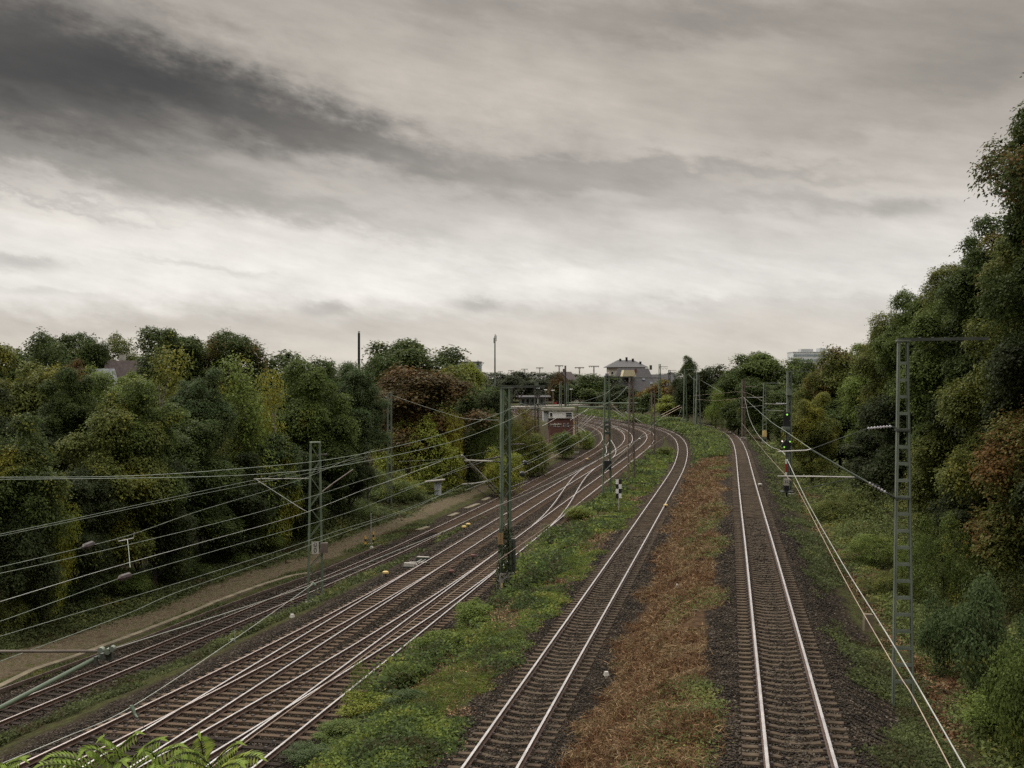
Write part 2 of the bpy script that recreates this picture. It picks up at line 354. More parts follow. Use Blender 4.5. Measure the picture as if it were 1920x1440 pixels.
# ------------------------------------------------------------------ railway tracks
RAILP = [(-0.039, 0.0), (0.039, 0.0), (0.039, -0.04), (0.012, -0.055), (0.012, -0.135), (0.07, -0.165), (-0.07, -0.165), (-0.012, -0.135), (-0.012, -0.055), (-0.039, -0.04)]
def line(fx, fz, d0, d1):
    ds = [d0]
    while ds[-1] < d1: ds.append(ds[-1] + (1.0 if ds[-1] < 150 else 1.5))
    ds = np.array(ds); return np.stack([fx(ds), ds, fz(ds)], 1)
def rail_mesh(name, pts, off, parent, top, loc):
    p = np.asarray(pts); t = np.gradient(p[:, :2], axis=0); t /= np.linalg.norm(t, axis=1)[:, None]
    nx = np.stack([t[:, 1], -t[:, 0]], 1)
    mb = MB(); n = len(RAILP); vs, fs, mi = [], [], []
    for i in range(len(p)):
        for a, z in RAILP:
            q = p[i, :2] + nx[i] * (off + a); vs.append((q[0] - loc[0], q[1] - loc[1], p[i, 2] + z - loc[2]))
    for i in range(len(p) - 1):
        for k in range(n):
            k2 = (k + 1) % n
            mb_f = (i * n + k, i * n + k2, (i + 1) * n + k2, (i + 1) * n + k); fs.append(mb_f); mi.append(0 if k == 0 else 1)
    mb.v, mb.f, mb.m = vs, fs, mi
    return mb.build(name, [top, M['rail_side']], parent)
def sleeper_proto(kind):
    mb = MB()
    L = 2.6
    if kind == 'concrete':
        prof = [(-1.3, .0), (-1.2, -.01), (-0.55, 0.0), (-0.3, -.045), (0.3, -.045), (0.55, 0.0), (1.2, -.01), (1.3, -.0)]
        for (xa, za), (xb, zb) in zip(prof[:-1], prof[1:]):
            mb.add([(xa, -.13, -.16), (xa, .13, -.16), (xa, .10, za), (xa, -.10, za), (xb, -.13, -.16), (xb, .13, -.16), (xb, .10, zb), (xb, -.10, zb)],
                   [(3, 2, 6, 7), (0, 3, 7, 4), (1, 5, 6, 2)] + ([(0, 1, 2, 3)] if xa < -1.25 else []) + ([(4, 7, 6, 5)] if xb > 1.25 else []))
    else:
        mb.box((0, 0, -.08), (2.6, 0.25, 0.16))
    for s in (-1, 1):
        for q in (-1, 1):
            mb.box((s * .75 + q * .115, 0, .02), (.09, .15, .05), None, 1, taper=(.6, .7))
    return mb.build('sleeper', [{'concrete': M['concrete_sl'], 'wood': M['wood_sl'], 'old': M['wood_old']}[kind], M['clip']])
PROTO = {}
def sleepers_for(root, fx, fz, d0, d1, kind, step, wide=None, n_obj=100, old_to=None):
    ds = np.arange(d0, d1, 0.05); xs = fx(ds); zs = fz(ds)
    s = np.concatenate([[0], np.cumsum(np.hypot(np.diff(xs), np.diff(ds)))])
    q = np.arange(0, s[-1], step); dd = np.interp(q, s, ds); xx = np.interp(q, s, xs); zz = np.interp(q, s, zs)
    e = 0.5; ang = np.arctan2(fx(dd + e) - fx(dd - e), 2 * e)
    loc = root.location; tmpl = {}
    rest = MB()
    for i in range(len(q)):
        kd = 'old' if (old_to and dd[i] < old_to) else kind
        if kd not in tmpl:
            o = sleeper_proto(kd); tmpl[kd] = o.data; bpy.data.objects.remove(o)
        j = random.uniform(-.03, .03); ex = float(wide(dd[i])) if wide else 0.0
        sc = (2.6 + ex) / 2.6
        pos = Vector((xx[i] - ex / 2, dd[i], zz[i] - .17 + random.uniform(-.012, .006)))
        R = Matrix.Rotation(-ang[i] + j * .4, 4, 'Z')
        if i < n_obj:
            o = bpy.data.objects.new('sleeper', tmpl[kd]); COL.objects.link(o); o.parent = root
            o.location = pos - loc; o.rotation_euler = (0, 0, -ang[i] + j * .4); o.scale = (sc, 1, 1)
        else:
            c = pos - loc
            rest.box(c + Vector((0, 0, -.08)), (2.6 * sc, .24, .16), R.to_3x3())
    if rest.v:
        o = rest.build('sleepers', M['concrete_sl'] if kind == 'concrete' else M['wood_sl'], root); o['kind'] = 'stuff'
def track(fx, fz, d0, d1, label, top, sleeper=None, step=0.63, wide=None, old_to=None, gauge=0.752):
    root = empty('railway_track', (float(fx(d0)), d0, float(fz(d0))), label, 'railway track')
    pts = line(fx, fz, d0, d1)
    for s in (-1, 1): rail_mesh('rail', pts, s * gauge, root, top, root.location)
    if sleeper: sleepers_for(root, fx, fz, d0, d1, sleeper, step, wide, old_to=old_to)
    return root
z0 = lambda d: np.zeros_like(np.asarray(d, float))
track(lambda d: TX(1, d), lambda d: TZ(1, d), 16, 345, 'single track with two bright rails on concrete sleepers, right of the brown embankment', M['rail_top'], 'concrete', 0.61)
track(lambda d: TX(2, d), lambda d: TZ(2, d), 20, 400, 'single track on concrete sleepers between the green weed strip and the brown embankment', M['rail_top'], 'concrete', 0.63)
track(lambda d: TX(3, d), z0, 26, 400, 'bright track on timber sleepers just left of the green weed strip', M['rail_top'], 'wood', 0.65,
      wide=lambda d: max(0, TX(3, d) - TX3b(d)) if d > 33 else 0.3, old_to=39)
track(lambda d: TX(4, d), z0, 26, 400, 'bright timber-sleepered track passing left of the tall ivy-footed mast, next to the dull siding', M['rail_top'], 'wood', 0.65,
      wide=lambda d: max(0, TX(4, d) - TX4b(d)) if d > 33 else 0.3, old_to=39)
track(lambda d: TX(5, d), lambda d: TZ(5, d), 38, 400, 'dull rusty siding beside the dirt path at the foot of the left wood', M['rail_mid'], 'old', 0.65)
dz = lambda d: z0(d) + 0.004
track(TX4b, dz, 26, 74, 'turnout rails splitting off to the left near the foot of the small lattice mast', M['rail_mid'])
track(TX3b, dz, 26, 77, 'turnout rails splitting off in front of the ivy-footed tall mast beside the weed strip', M['rail_top'])
track(TX43, dz, 92, 148, 'crossover rails slanting between the two bright tracks behind the tall mast', M['rail_top'])
track(TX54, dz, 167, 216, 'short curved crossover rails from the siding to the bright tracks near the signal box', M['rail_top'])
track(lambda d: TX(5, d) - 4.6 - 0.0006 * (np.asarray(d, float) - 250) ** 2, z0, 225, 400, 'pale rails curving towards the platform behind the signal box', M['rail_mid'])

# ------------------------------------------------------------------ leaves
def leaf_mesh(name, c, nrm, tan, ln, wd, mat):
    n = len(c); nrm = nrm / np.linalg.norm(nrm, axis=1)[:, None]
    tan = tan - nrm * (tan * nrm).sum(1)[:, None]; tan /= (np.linalg.norm(tan, axis=1)[:, None] + 1e-9)
    b = np.cross(nrm, tan); ln = np.broadcast_to(ln, (n,))[:, None]; wd = np.broadcast_to(wd, (n,))[:, None]
    V = np.empty((n, 4, 3), np.float32)
    V[:, 0] = c - tan * ln * .5; V[:, 2] = c + tan * ln * .5 - nrm * ln * .12
    V[:, 1] = c + b * wd * .5 + nrm * wd * .15 - tan * ln * .08; V[:, 3] = c - b * wd * .5 + nrm * wd * .15 - tan * ln * .08
    me = bpy.data.meshes.new(name)
    me.vertices.add(n * 4); me.vertices.foreach_set('co', V.ravel())
    me.loops.add(n * 4); me.loops.foreach_set('vertex_index', np.arange(n * 4, dtype=np.int32))
    me.polygons.add(n); me.polygons.foreach_set('loop_start', np.arange(0, n * 4, 4, dtype=np.int32))
    me.update(calc_edges=True); me.materials.append(mat); me.validate()
    return me
def rdir(rng, n):
    v = rng.normal(size=(n, 3)); return v / np.linalg.norm(v, axis=1)[:, None]

def crown_pts(rng, W, z_lo, H, nl, nspr, per, leaf, shape='round', droop=0.0, core=0.12):
    """leaf centres / normals: lobes on an envelope, sprigs on the lobes, leaves on the sprigs"""
    rx, rz = W / 2, (H - z_lo) / 2; cz = z_lo + rz
    D = rdir(rng, nl * 3); D = D[D[:, 2] > -0.85][:nl]
    if shape == 'cone':
        hz = rng.uniform(-.9, .85, len(D)); rr = (1 - (hz + 1) / 2) * 0.75 + .12
        ph = rng.uniform(0, 6.28, len(D)); rad = rng.uniform(.3, .9, len(D)) * rr
        LC = np.stack([np.cos(ph) * rad * rx, np.sin(ph) * rad * rx, cz + hz * rz], 1); LR = rx * rng.uniform(.28, .42, len(D)) * (0.55 + rr * .6)
    else:
        k = np.clip(rng.uniform(.42, 1.0, len(D)), 0, 1)
        LC = np.stack([D[:, 0] * rx * k, D[:, 1] * rx * k, cz + D[:, 2] * rz * k], 1)
        LC += rng.normal(size=LC.shape) * rx * .06
        LR = rx * (.20 + .26 * rng.random(len(D)) ** 1.2) * (1.2 - .38 * k)
        LC = np.vstack([LC, [[rng.normal() * rx * .12, rng.normal() * rx * .12, cz - rz * .12]]]); LR = np.append(LR, rx * .50)
    p = LR ** 2; p /= p.sum()
    li = rng.choice(len(LR), nspr, p=p); U = rdir(rng, nspr)
    rad = LR[li] * (0.80 + 0.36 * rng.random(nspr) ** 2.2); inner = rng.random(nspr) < core; rad[inner] *= rng.uniform(.4, .85, inner.sum())
    AN = rng.uniform(.72, 1.32, (len(LR), 3)) * np.array([1, 1, .85])
    wob = 1 + .16 * np.sin(U[:, 0] * 5.1 + li * 1.7) * np.sin(U[:, 1] * 4.3 + li) + .12 * np.sin(U[:, 2] * 7.7 + li * 2.3)
    S = LC[li] + U * (rad * wob)[:, None] * AN[li]
    dist = np.full(nspr, 9.0)
    for j in range(len(LR)):
        q = np.linalg.norm((S - LC[j]) / AN[j], axis=1) / LR[j]
        q[li == j] = 9; dist = np.minimum(dist, q)
    keep = (dist > 0.80) & (S[:, 2] > z_lo * .6) & ((U[:, 2] > -.15) | (rng.random(nspr) < .42)); S, U = S[keep], U[keep]
    n = len(S)
    SN = U * .5 + np.array([0, 0, .75]) + rdir(rng, n) * .45; SN /= np.linalg.norm(SN, axis=1)[:, None]   # each sprig is a flat spray of leaves
    ST = np.cross(SN, rdir(rng, n)); ST /= np.linalg.norm(ST, axis=1)[:, None]; SB = np.cross(SN, ST)
    C = np.repeat(S, per, 0); O = np.repeat(U, per, 0); m = len(C)
    sz = np.repeat(leaf * rng.uniform(1.0, 2.3, n), per)
    a, b, c = rng.normal(size=m) * sz, rng.normal(size=m) * sz * .7, rng.normal(size=m) * sz * .28
    off = np.repeat(ST, per, 0) * a[:, None] + np.repeat(SB, per, 0) * b[:, None] + np.repeat(SN, per, 0) * c[:, None]
    off[:, 2] -= (a * a + b * b) / (sz * 6 + 1e-6)
    if droop: off[:, 2] -= np.abs(rng.normal(size=m)) * droop
    C = C + off
    nr = np.repeat(SN, per, 0) + rdir(rng, m) * .42
    if droop: tn = np.array([0, 0, -1.0]) + rdir(rng, m) * .4
    else: tn = off / (np.linalg.norm(off, axis=1)[:, None] + 1e-6) + rdir(rng, m) * .6
    return C, nr, tn, LC, LR
def trunk_mb(rng, H, z_lo, LC, r0, n_limb=7, mat=None):
    mb = MB(); top = H * .72
    pts, rs = [], []
    bx, by = rng.normal(size=2) * .25
    for i in range(6):
        t = i / 5; pts.append((bx * t * t, by * t * t, -0.4 + (top + .4) * t)); rs.append(r0 * (1.25 if i == 0 else 1) * (1 - .75 * t))
    mb.path(pts, rs, 8)
    for j in rng.permutation(len(LC))[:n_limb]:
        e = LC[j]; zb = max(z_lo * .8, min(top * .85, e[2] - np.hypot(e[0], e[1]) * .7)); t = zb / top
        a = Vector((bx * t * t, by * t * t, zb)); e = Vector(e); m = (a + e) / 2 + Vector((0, 0, .1 * (e - a).length))
        mb.path([a, m, e], [r0 * .45, r0 * .28, r0 * .1], 6)
    return mb
TREES = {}
def proto(kind, seed, W, z_lo, H, nl, nspr, per, leaf, asp=.62, mat='leaf', r0=.28, shape='round', droop=0.0, limbs=7, bark='bark', core=.12):
    rng = np.random.default_rng(seed)
    c, nr, tn, LC, LR = crown_pts(rng, W, z_lo, H, nl, nspr, per, leaf, shape, droop, core)
    ln = leaf * rng.uniform(.7, 1.3, len(c))
    me = leaf_mesh(kind + '_crown', c, nr, tn, ln, ln * asp, M[mat])
    W = 2 * float(np.percentile(np.hypot(c[:, 0], c[:, 1]), 98.5)); H0, H = H, float(np.percentile(c[:, 2], 99.8))   # the size it really has
    tb = trunk_mb(rng, H0, z_lo, LC, r0, limbs).build(kind + '_trunk', M[bark]); tm = tb.data; bpy.data.objects.remove(tb)
    TREES.setdefault(kind, []).append((me, tm, W, H))
for s in range(3): proto('near', 20 + s, 9, 1.2, 15, 38, 9800, 13, .23, mat='leaf', core=.10)
for s in range(2): proto('near_rust', 30 + s, 9, 1.2, 15, 38, 9400, 13, .22, mat='leaf_rust')
for s in range(3): proto('mid', 40 + s, 10, .8, 15, 34, 5600, 11, .33)
proto('mid_rust', 47, 10, .8, 15, 34, 5600, 11, .33, mat='leaf_rust')
for s in range(3): proto('far', 50 + s, 11, .3, 14, 30, 2900, 8, .54, limbs=4)
proto('far_rust', 55, 11, .3, 14, 30, 2900, 8, .54, limbs=4, mat='leaf_rust')
for s in range(3): proto('bush', 60 + s, 4, 0.1, 3, 22, 2200, 9, .15, r0=.06, limbs=5, core=.2)
for s in range(2): proto('bush_far', 66 + s, 6, 0.1, 4, 24, 1100, 7, .34, r0=.08, limbs=4, core=.2)
for s in range(3): proto('hedge', 90 + s, 10, .1, 6, 38, 4600, 12, .20, r0=.12, limbs=6, core=.2)
for s in range(2): proto('birch', 70 + s, 6, 1.5, 13, 34, 2600, 9, .20, .55, droop=.55, r0=.16, bark='bark_birch', shape='cone')
proto('column', 75, 4, .6, 14, 26, 1500, 7, .36, r0=.25, shape='round', limbs=3)
proto('willow', 78, 7, .4, 9, 30, 2000, 9, .30, .4, droop=1.0, r0=.25, limbs=5)
proto('herb', 80, 3, 0.05, 1.6, 18, 420, 8, .13, .45, r0=.03, limbs=4, core=.25)
_tc = {}
def tree(kind, name, px, top, d, w, col, aut, label, cat='tree', group=None, base=None, sink=0.0):
    X = (px - CX) * d / F; zb = (gz(X, d) - .1) if base is None else base
    zt = HC - (top - HY) * d / F
    i = _tc.get(kind, 0); _tc[kind] = i + 1
    me, tm, W, H = TREES[kind][i % len(TREES[kind])]
    o = empty(name, (X, d, zb - sink), label, cat, group, rz=random.uniform(0, 6.28))
    sz = max(.2, (zt - zb + sink) / H); sx = w * d / F / W * (1.2 if kind in ('near', 'near_rust', 'mid', 'mid_rust', 'far', 'far_rust') else 1.0)
    cz = min(sz, sx * 1.15) if kind in ('near', 'near_rust', 'mid', 'mid_rust', 'far', 'far_rust') else sz
    for nm, mesh in (('crown', me), ('trunk', tm)):
        c = bpy.data.objects.new(nm, mesh); COL.objects.link(c); c.parent = o; c.scale = (sx, sx, cz if nm == 'crown' else sz)
        if nm == 'crown': c.location.z = (sz - cz) * H      # tall trees carry their round crown high
        if nm == 'crown': c.color = (*col, aut)
    return o
# ------------------------------------------------------------------ camera, sky, light
cam = bpy.data.cameras.new('camera'); co = bpy.data.objects.new('camera', cam); COL.objects.link(co); scene.camera = co
cam.sensor_width = 36; cam.lens = 36 * F / 1920; cam.shift_y = -(720 - HY) / 1920; cam.clip_end = 12000; cam.clip_start = 0.3
co.location = (0, 0, HC); co.rotation_euler = (math.radians(90), 0, 0)

def lin(c): return tuple((x / 255 / 12.92) if x / 255 <= .04045 else ((x / 255 + .055) / 1.055) ** 2.4 for x in c)
w = bpy.data.worlds.new('World'); scene.world = w; w.use_nodes = True
N, L = w.node_tree.nodes, w.node_tree.links; N.clear()
def mth(op, a, b=0.0, clamp=False):
    n = N.new('ShaderNodeMath'); n.operation = op; n.use_clamp = clamp
    for i, q in enumerate((a, b)):
        if isinstance(q, (int, float)): n.inputs[i].default_value = q
        else: L.new(q, n.inputs[i])
    return n.outputs[0]
def comb(x, y, z=0.0):
    n = N.new('ShaderNodeCombineXYZ')
    for i, q in enumerate((x, y, z)):
        if isinstance(q, (int, float)): n.inputs[i].default_value = q
        else: L.new(q, n.inputs[i])
    return n.outputs[0]
def wnoise(vec, sc, det=6, rough=.55):
    n = N.new('ShaderNodeTexNoise'); n.inputs['Scale'].default_value = sc; n.inputs['Detail'].default_value = det; n.inputs['Roughness'].default_value = rough
    L.new(vec, n.inputs['Vector']); return n.outputs['Fac']
tc = N.new('ShaderNodeTexCoord'); sx = N.new('ShaderNodeSeparateXYZ'); L.new(tc.outputs['Generated'], sx.inputs[0])
az0 = mth('ARCTAN2', sx.outputs[0], sx.outputs[1]); el0 = mth('ARCSINE', sx.outputs[2])
# clouds are drawn out into flat streaks: the domain is stretched along the horizon and tilted a little
tilt = mth('ADD', el0, mth('MULTIPLY', az0, 0.18))
n1 = wnoise(comb(mth('MULTIPLY', az0, 4.0), mth('MULTIPLY', tilt, 11.0), 3.7), 1.6, 6, .55)
n2 = wnoise(comb(mth('MULTIPLY', az0, 4.5), mth('MULTIPLY', tilt, 15.0), 9.1), 1.9, 8, .60)
fine = wnoise(comb(mth('MULTIPLY', az0, 8.0), mth('MULTIPLY', tilt, 46.0), 1.3), 1.5, 9, .62)
lump = wnoise(comb(mth('MULTIPLY', az0, 16.0), mth('MULTIPLY', tilt, 34.0), 5.3), 1.7, 9, .62)
puff = wnoise(comb(mth('MULTIPLY', az0, 7.0), mth('MULTIPLY', tilt, 17.0), 2.2), 2.1, 9, .58)
az = mth('ADD', az0, mth('ADD', mth('MULTIPLY', mth('SUBTRACT', n1, .5), .15), mth('MULTIPLY', mth('SUBTRACT', lump, .5), .075)))
el = mth('ADD', el0, mth('ADD', mth('MULTIPLY', mth('SUBTRACT', n2, .5), .062), mth('MULTIPLY', mth('SUBTRACT', lump, .5), .034)))
def blob(px, py, a, b, rot, azs=az, els=el, pw=1.0):
    u = (px - CX) / F; a0 = math.atan(u); e0 = math.atan((HY - py) / F / math.sqrt(1 + u * u)); c, s = math.cos(math.radians(rot)), math.sin(math.radians(rot))
    du = mth('SUBTRACT', azs, a0); dv = mth('SUBTRACT', e0, els)     # dv grows downwards, as in the photo
    p = mth('DIVIDE', mth('ADD', mth('MULTIPLY', du, c), mth('MULTIPLY', dv, s)), a / F)
    q = mth('DIVIDE', mth('SUBTRACT', mth('MULTIPLY', dv, c), mth('MULTIPLY', du, s)), b / F)
    r2 = mth('ADD', mth('MULTIPLY', p, p), mth('MULTIPLY', q, q))
    if pw != 1.0: r2 = mth('POWER', r2, pw)
    return mth('EXPONENT', mth('MULTIPLY', r2, -1.0))
cr = N.new('ShaderNodeValToRGB'); e = cr.color_ramp.elements
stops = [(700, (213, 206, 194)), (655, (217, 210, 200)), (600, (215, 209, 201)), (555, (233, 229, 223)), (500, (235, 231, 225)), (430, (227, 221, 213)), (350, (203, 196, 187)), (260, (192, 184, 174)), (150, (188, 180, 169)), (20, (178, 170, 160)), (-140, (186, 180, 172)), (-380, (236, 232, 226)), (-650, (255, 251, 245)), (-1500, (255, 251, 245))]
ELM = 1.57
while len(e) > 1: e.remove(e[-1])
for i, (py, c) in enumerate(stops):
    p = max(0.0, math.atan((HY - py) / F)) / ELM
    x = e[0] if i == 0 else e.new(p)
    x.position = p; x.color = (*[v * (1.7 if py < -600 else 1) for v in lin(c)], 1)   # unseen zenith, raised so treetops and rails catch light from above
L.new(mth('DIVIDE', mth('ADD', mth('MULTIPLY', el, .75), mth('MULTIPLY', el0, .25)), ELM), cr.inputs['Fac'])
dark = None
for px, py, a, b, rot, amp in [(50, 95, 450, 118, 12, .79), (430, 190, 330, 62, 14, .50), (-150, 170, 420, 120, 2, .5), (40, 225, 420, 34, 3, .25), (690, 262, 330, 40, 13, .30), (1000, 320, 420, 50, 9, .24),
        (1330, 322, 330, 14, 3, .20), (1500, 385, 260, 20, 3, .16), (1350, 40, 300, 44, 4, .30), (830, 10, 250, 36, 5, .16), (1800, 135, 420, 50, -2, .24), (1930, 20, 260, 150, 0, .26), (1600, 240, 260, 30, 3, .14),
        (120, 312, 460, 30, 8, .26), (90, 372, 220, 8, 9, .18), (1000, 405, 460, 55, 4, .18), (560, 385, 330, 34, 14, .20), (1500, 470, 500, 45, 0, .09), (250, 10, 200, 30, 12, .2),
        (250, 612, 520, 26, 0, .15), (1350, 575, 330, 22, -2, .11)]:
    t = mth('SUBTRACT', 1.0, mth('MULTIPLY', blob(px, py, a, b, rot, pw=1.55 if amp > .4 else 1.0), amp)); dark = t if dark is None else mth('MULTIPLY', dark, t)
az2 = mth('ADD', az0, mth('MULTIPLY', mth('SUBTRACT', lump, .5), .05)); el2 = mth('ADD', el0, mth('MULTIPLY', mth('SUBTRACT', lump, .5), .018))
for px, py, a, b, rot, amp in [(1695, 392, 66, 17, 0, .26), (25, 490, 85, 16, 3, .30), (605, 578, 46, 15, 0, .27), (892, 572, 50, 13, 0, .30), (370, 498, 130, 6, 9, .14), (60, 545, 120, 7, 3, .10), (1200, 560, 40, 14, 0, .07), (1480, 540, 90, 12, 0, .07)]:
    dark = mth('MULTIPLY', dark, mth('SUBTRACT', 1.0, mth('MULTIPLY', blob(px, py, a, b, rot, az2, el2, 1.4), amp)))
for px, py, a, b, rot, amp in [(330, 455, 480, 46, 5, .07), (1000, 512, 160, 20, 0, .12), (900, 150, 330, 60, 9, .10), (1130, 200, 250, 50, 3, .08), (640, 540, 500, 22, 0, .05), (1120, 372, 120, 14, 0, .16)]:
    dark = mth('MULTIPLY', dark, mth('ADD', 1.0, mth('MULTIPLY', blob(px, py, a, b, rot), amp)))
tex = mth('ADD', 1.0, mth('ADD', mth('MULTIPLY', mth('SUBTRACT', fine, .5), .26), mth('ADD', mth('MULTIPLY', mth('SUBTRACT', puff, .5), .42), mth('MULTIPLY', mth('SUBTRACT', lump, .5), .14))))
cl = N.new('ShaderNodeVectorMath'); cl.operation = 'SCALE'; L.new(cr.outputs['Color'], cl.inputs[0]); L.new(mth('MULTIPLY', dark, tex), cl.inputs['Scale'])
sky = N.new('ShaderNodeTexSky'); sky.sky_type = 'NISHITA'; sky.sun_disc = False
SUN_EL, SUN_AZ = math.radians(42), math.radians(-35)
sky.sun_elevation = SUN_EL; sky.sun_rotation = SUN_AZ
sk = N.new('ShaderNodeVectorMath'); sk.operation = 'SCALE'; L.new(sky.outputs[0], sk.inputs[0]); sk.inputs['Scale'].default_value = 0.08
mx = N.new('ShaderNodeMixRGB'); mx.inputs[0].default_value = 0.955   # the cloud deck hides nearly all of the blue
L.new(sk.outputs[0], mx.inputs[1]); L.new(cl.outputs[0], mx.inputs[2])
# unseen sky behind the camera is dimmed, zenith raised, to shape foliage light
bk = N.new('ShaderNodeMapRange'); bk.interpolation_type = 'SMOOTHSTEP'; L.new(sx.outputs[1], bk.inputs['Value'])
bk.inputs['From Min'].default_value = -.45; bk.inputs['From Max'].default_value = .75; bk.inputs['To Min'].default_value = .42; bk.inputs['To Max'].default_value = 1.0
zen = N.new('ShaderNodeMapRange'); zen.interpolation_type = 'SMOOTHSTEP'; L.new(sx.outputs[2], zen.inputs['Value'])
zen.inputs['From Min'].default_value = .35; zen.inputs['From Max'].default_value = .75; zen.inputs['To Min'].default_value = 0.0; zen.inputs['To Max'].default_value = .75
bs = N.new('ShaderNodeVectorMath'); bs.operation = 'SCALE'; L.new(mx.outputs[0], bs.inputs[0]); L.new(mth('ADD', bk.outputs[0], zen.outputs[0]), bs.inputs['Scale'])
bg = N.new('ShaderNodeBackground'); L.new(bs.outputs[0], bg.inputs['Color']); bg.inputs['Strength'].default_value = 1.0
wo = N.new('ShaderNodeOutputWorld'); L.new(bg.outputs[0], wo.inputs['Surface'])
sl = bpy.data.lights.new('sun', 'SUN'); so = bpy.data.objects.new('sun', sl); COL.objects.link(so)
sl.energy = 1.5; sl.angle = math.radians(12); sl.color = (1.0, 0.94, 0.86)
sd = Vector((math.sin(SUN_AZ) * math.cos(SUN_EL), math.cos(SUN_AZ) * math.cos(SUN_EL), math.sin(SUN_EL)))
so.rotation_euler = sd.to_track_quat('Z', 'Y').to_euler()
vs = scene.view_settings; vs.view_transform = 'Standard'; vs.look = 'None'; vs.gamma = 1; vs.use_curve_mapping = False; vs.exposure = 0.0
scene.cycles.max_bounces = 6; scene.cycles.transparent_max_bounces = 4; scene.cycles.use_denoising = False
# ------------------------------------------------------------------ trees and bushes
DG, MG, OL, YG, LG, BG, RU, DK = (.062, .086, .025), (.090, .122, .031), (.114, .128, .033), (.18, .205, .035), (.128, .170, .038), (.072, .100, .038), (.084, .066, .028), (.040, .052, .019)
LEFT = [  # kind, px, top, d, width px, colour, turned, label
 ('mid', 70, 628, 150, 130, DG, .05, 'dark round treetop rising behind the leftmost front tree'),
 ('mid', 122, 626, 165, 90, DG, .1, 'dark twin-headed treetop left of the white-gabled grey roof'),
 ('far', -20, 648, 140, 110, DG, .1, 'dark treetop cut by the left edge of the frame'),
 ('mid', 182, 642, 165, 44, DG, .05, 'narrow dark treetop just right of the grey roof'),
 ('mid', 228, 628, 170, 86, OL, .1, 'broad olive treetop above the dark gabled roof with a chimney'),
 ('mid', 322, 616, 160, 90, DG, .15, 'tallest dark treetop of the left wood, above the olive birch'),
 ('mid', 375, 630, 165, 80, OL, .2, 'olive treetop between the tallest left top and the rusty-tinged one'),
 ('mid_rust', 432, 622, 160, 84, DG, .42, 'dark treetop with rusty patches, last of the high row on the left'),
 ('far', 545, 661, 190, 130, DG, .1, 'long flat dark treetop behind the yellow birch'),
 ('far_rust', 142, 674, 140, 62, RU, .5, 'brown bushy treetop beside the grey roof'),
 ('far', 620, 674, 150, 90, DG, .05, 'dark treetop left of the tall black chimney'),
 ('near', 52, 652, 84, 190, OL, .36, 'big olive tree with yellow flecks at the left edge of the front row'),
 ('near', 124, 690, 78, 100, DG, .08, 'dark tree in the front row before the grey roof'),
 ('mid', 190, 688, 100, 84, LG, .2, 'bright green tree between the grey roof and the dark gabled roof'),
 ('birch', 310, 650, 92, 165, OL, .42, 'olive yellow birch standing above the front row below the tallest dark top'),
 ('near', 262, 712, 72, 150, MG, .24, 'mid green tree in the front row left of the olive birch'),
 ('near', 375, 694, 84, 110, BG, .06, 'bluish dark tree hiding the house with the orange wall'),
 ('birch', 447, 670, 86, 165, LG, .34, 'weeping light green birch before the orange wall'),
 ('birch', 508, 696, 90, 100, YG, .70, 'yellow autumn birch beside the weeping green one'),
 ('near', 590, 676, 92, 140, MG, .08, 'dense green tree right of the yellow birch'),
 ('near', 655, 682, 100, 96, BG, .05, 'bluish green tree below the tall black chimney'),
 ('near', 30, 780, 62, 170, DG, .30, 'dark flecked tree at the left edge above the overhead wires'),
 ('near', 205, 768, 64, 190, OL, .26, 'grey green flecked tree low in the front row above the twin feeders'),
 ('near', 352, 790, 70, 170, DG, .05, 'deep green tree low in the front row left of the small lattice mast'),
 ('near', 480, 790, 78, 150, BG, .12, 'dull green tree in front of the two birches'),
 ('near', 590, 765, 88, 150, DG, .04, 'very dark tree behind the small lattice mast'),
 ('near', 690, 725, 98, 74, BG, .05, 'bluish tree beside the tall grey post with the long guy wire'),
 ('mid', 765, 638, 200, 128, DG, .22, 'big round dome tree right of the tall black chimney'),
 ('far', 712, 668, 190, 70, DG, .05, 'dark tree on the left shoulder of the big dome tree'),
 ('far_rust', 745, 688, 165, 150, RU, .40, 'rust brown tree below the big dome tree'),
 ('mid_rust', 800, 694, 140, 170, RU, .36, 'broad red-brown tree above the yellow green hedge bush'),
 ('far', 858, 688, 160, 100, OL, .3, 'olive tree right of the red-brown one'),
 ('far', 876, 680, 190, 46, YG, .3, 'yellow green treetop below the distant grey block'),
 ('column', 896, 678, 200, 15, DK, 0, 'thin dark columnar tree near the phone mast'),
 ('mid', 896, 716, 140, 84, DG, .1, 'dark green tree left of the phone mast foot'),
 ('far', 925, 735, 150, 50, DK, .1, 'small dark tree hiding the phone mast foot'),
]
def clear_path(px, d, wd):
    """push a plant of the left wood back until it stands clear of the dirt path"""
    while (px - CX) * d / F + wd * d / F * .42 > float(TX(5, d)) - (8.6 if d < 130 else 7.6) and d < 230 and px < 900: d += 1.0
    return d
for k, px, top, d, wd, c, a, lb in LEFT:
    if k in ('mid', 'far', 'mid_rust'): wd *= 1.3
    d = clear_path(px, d, wd); tree(k, 'birch_tree' if k == 'birch' else 'deciduous_tree', px, top, d, wd, c, a, lb)
LEFT2 = [
 ('near', 155, 706, 96, 120, MG, .16, 'green tree hiding the lower edge of the pale grey roof'),
 ('near', 228, 700, 104, 90, LG, .2, 'fresh green tree hiding the lower edge of the dark brown roof'),
 ('near', 292, 722, 96, 110, OL, .3, 'olive tree at the right end of the dark brown roof'),
 ('near', 405, 742, 104, 110, DG, .1, 'dark tree below the orange brick wall'),
 ('near', 460, 742, 98, 110, OL, .3, 'olive tree below the yellow birch'),
 ('near', 545, 728, 104, 90, MG, .1, 'green tree filling the gap right of the yellow birch'),
]
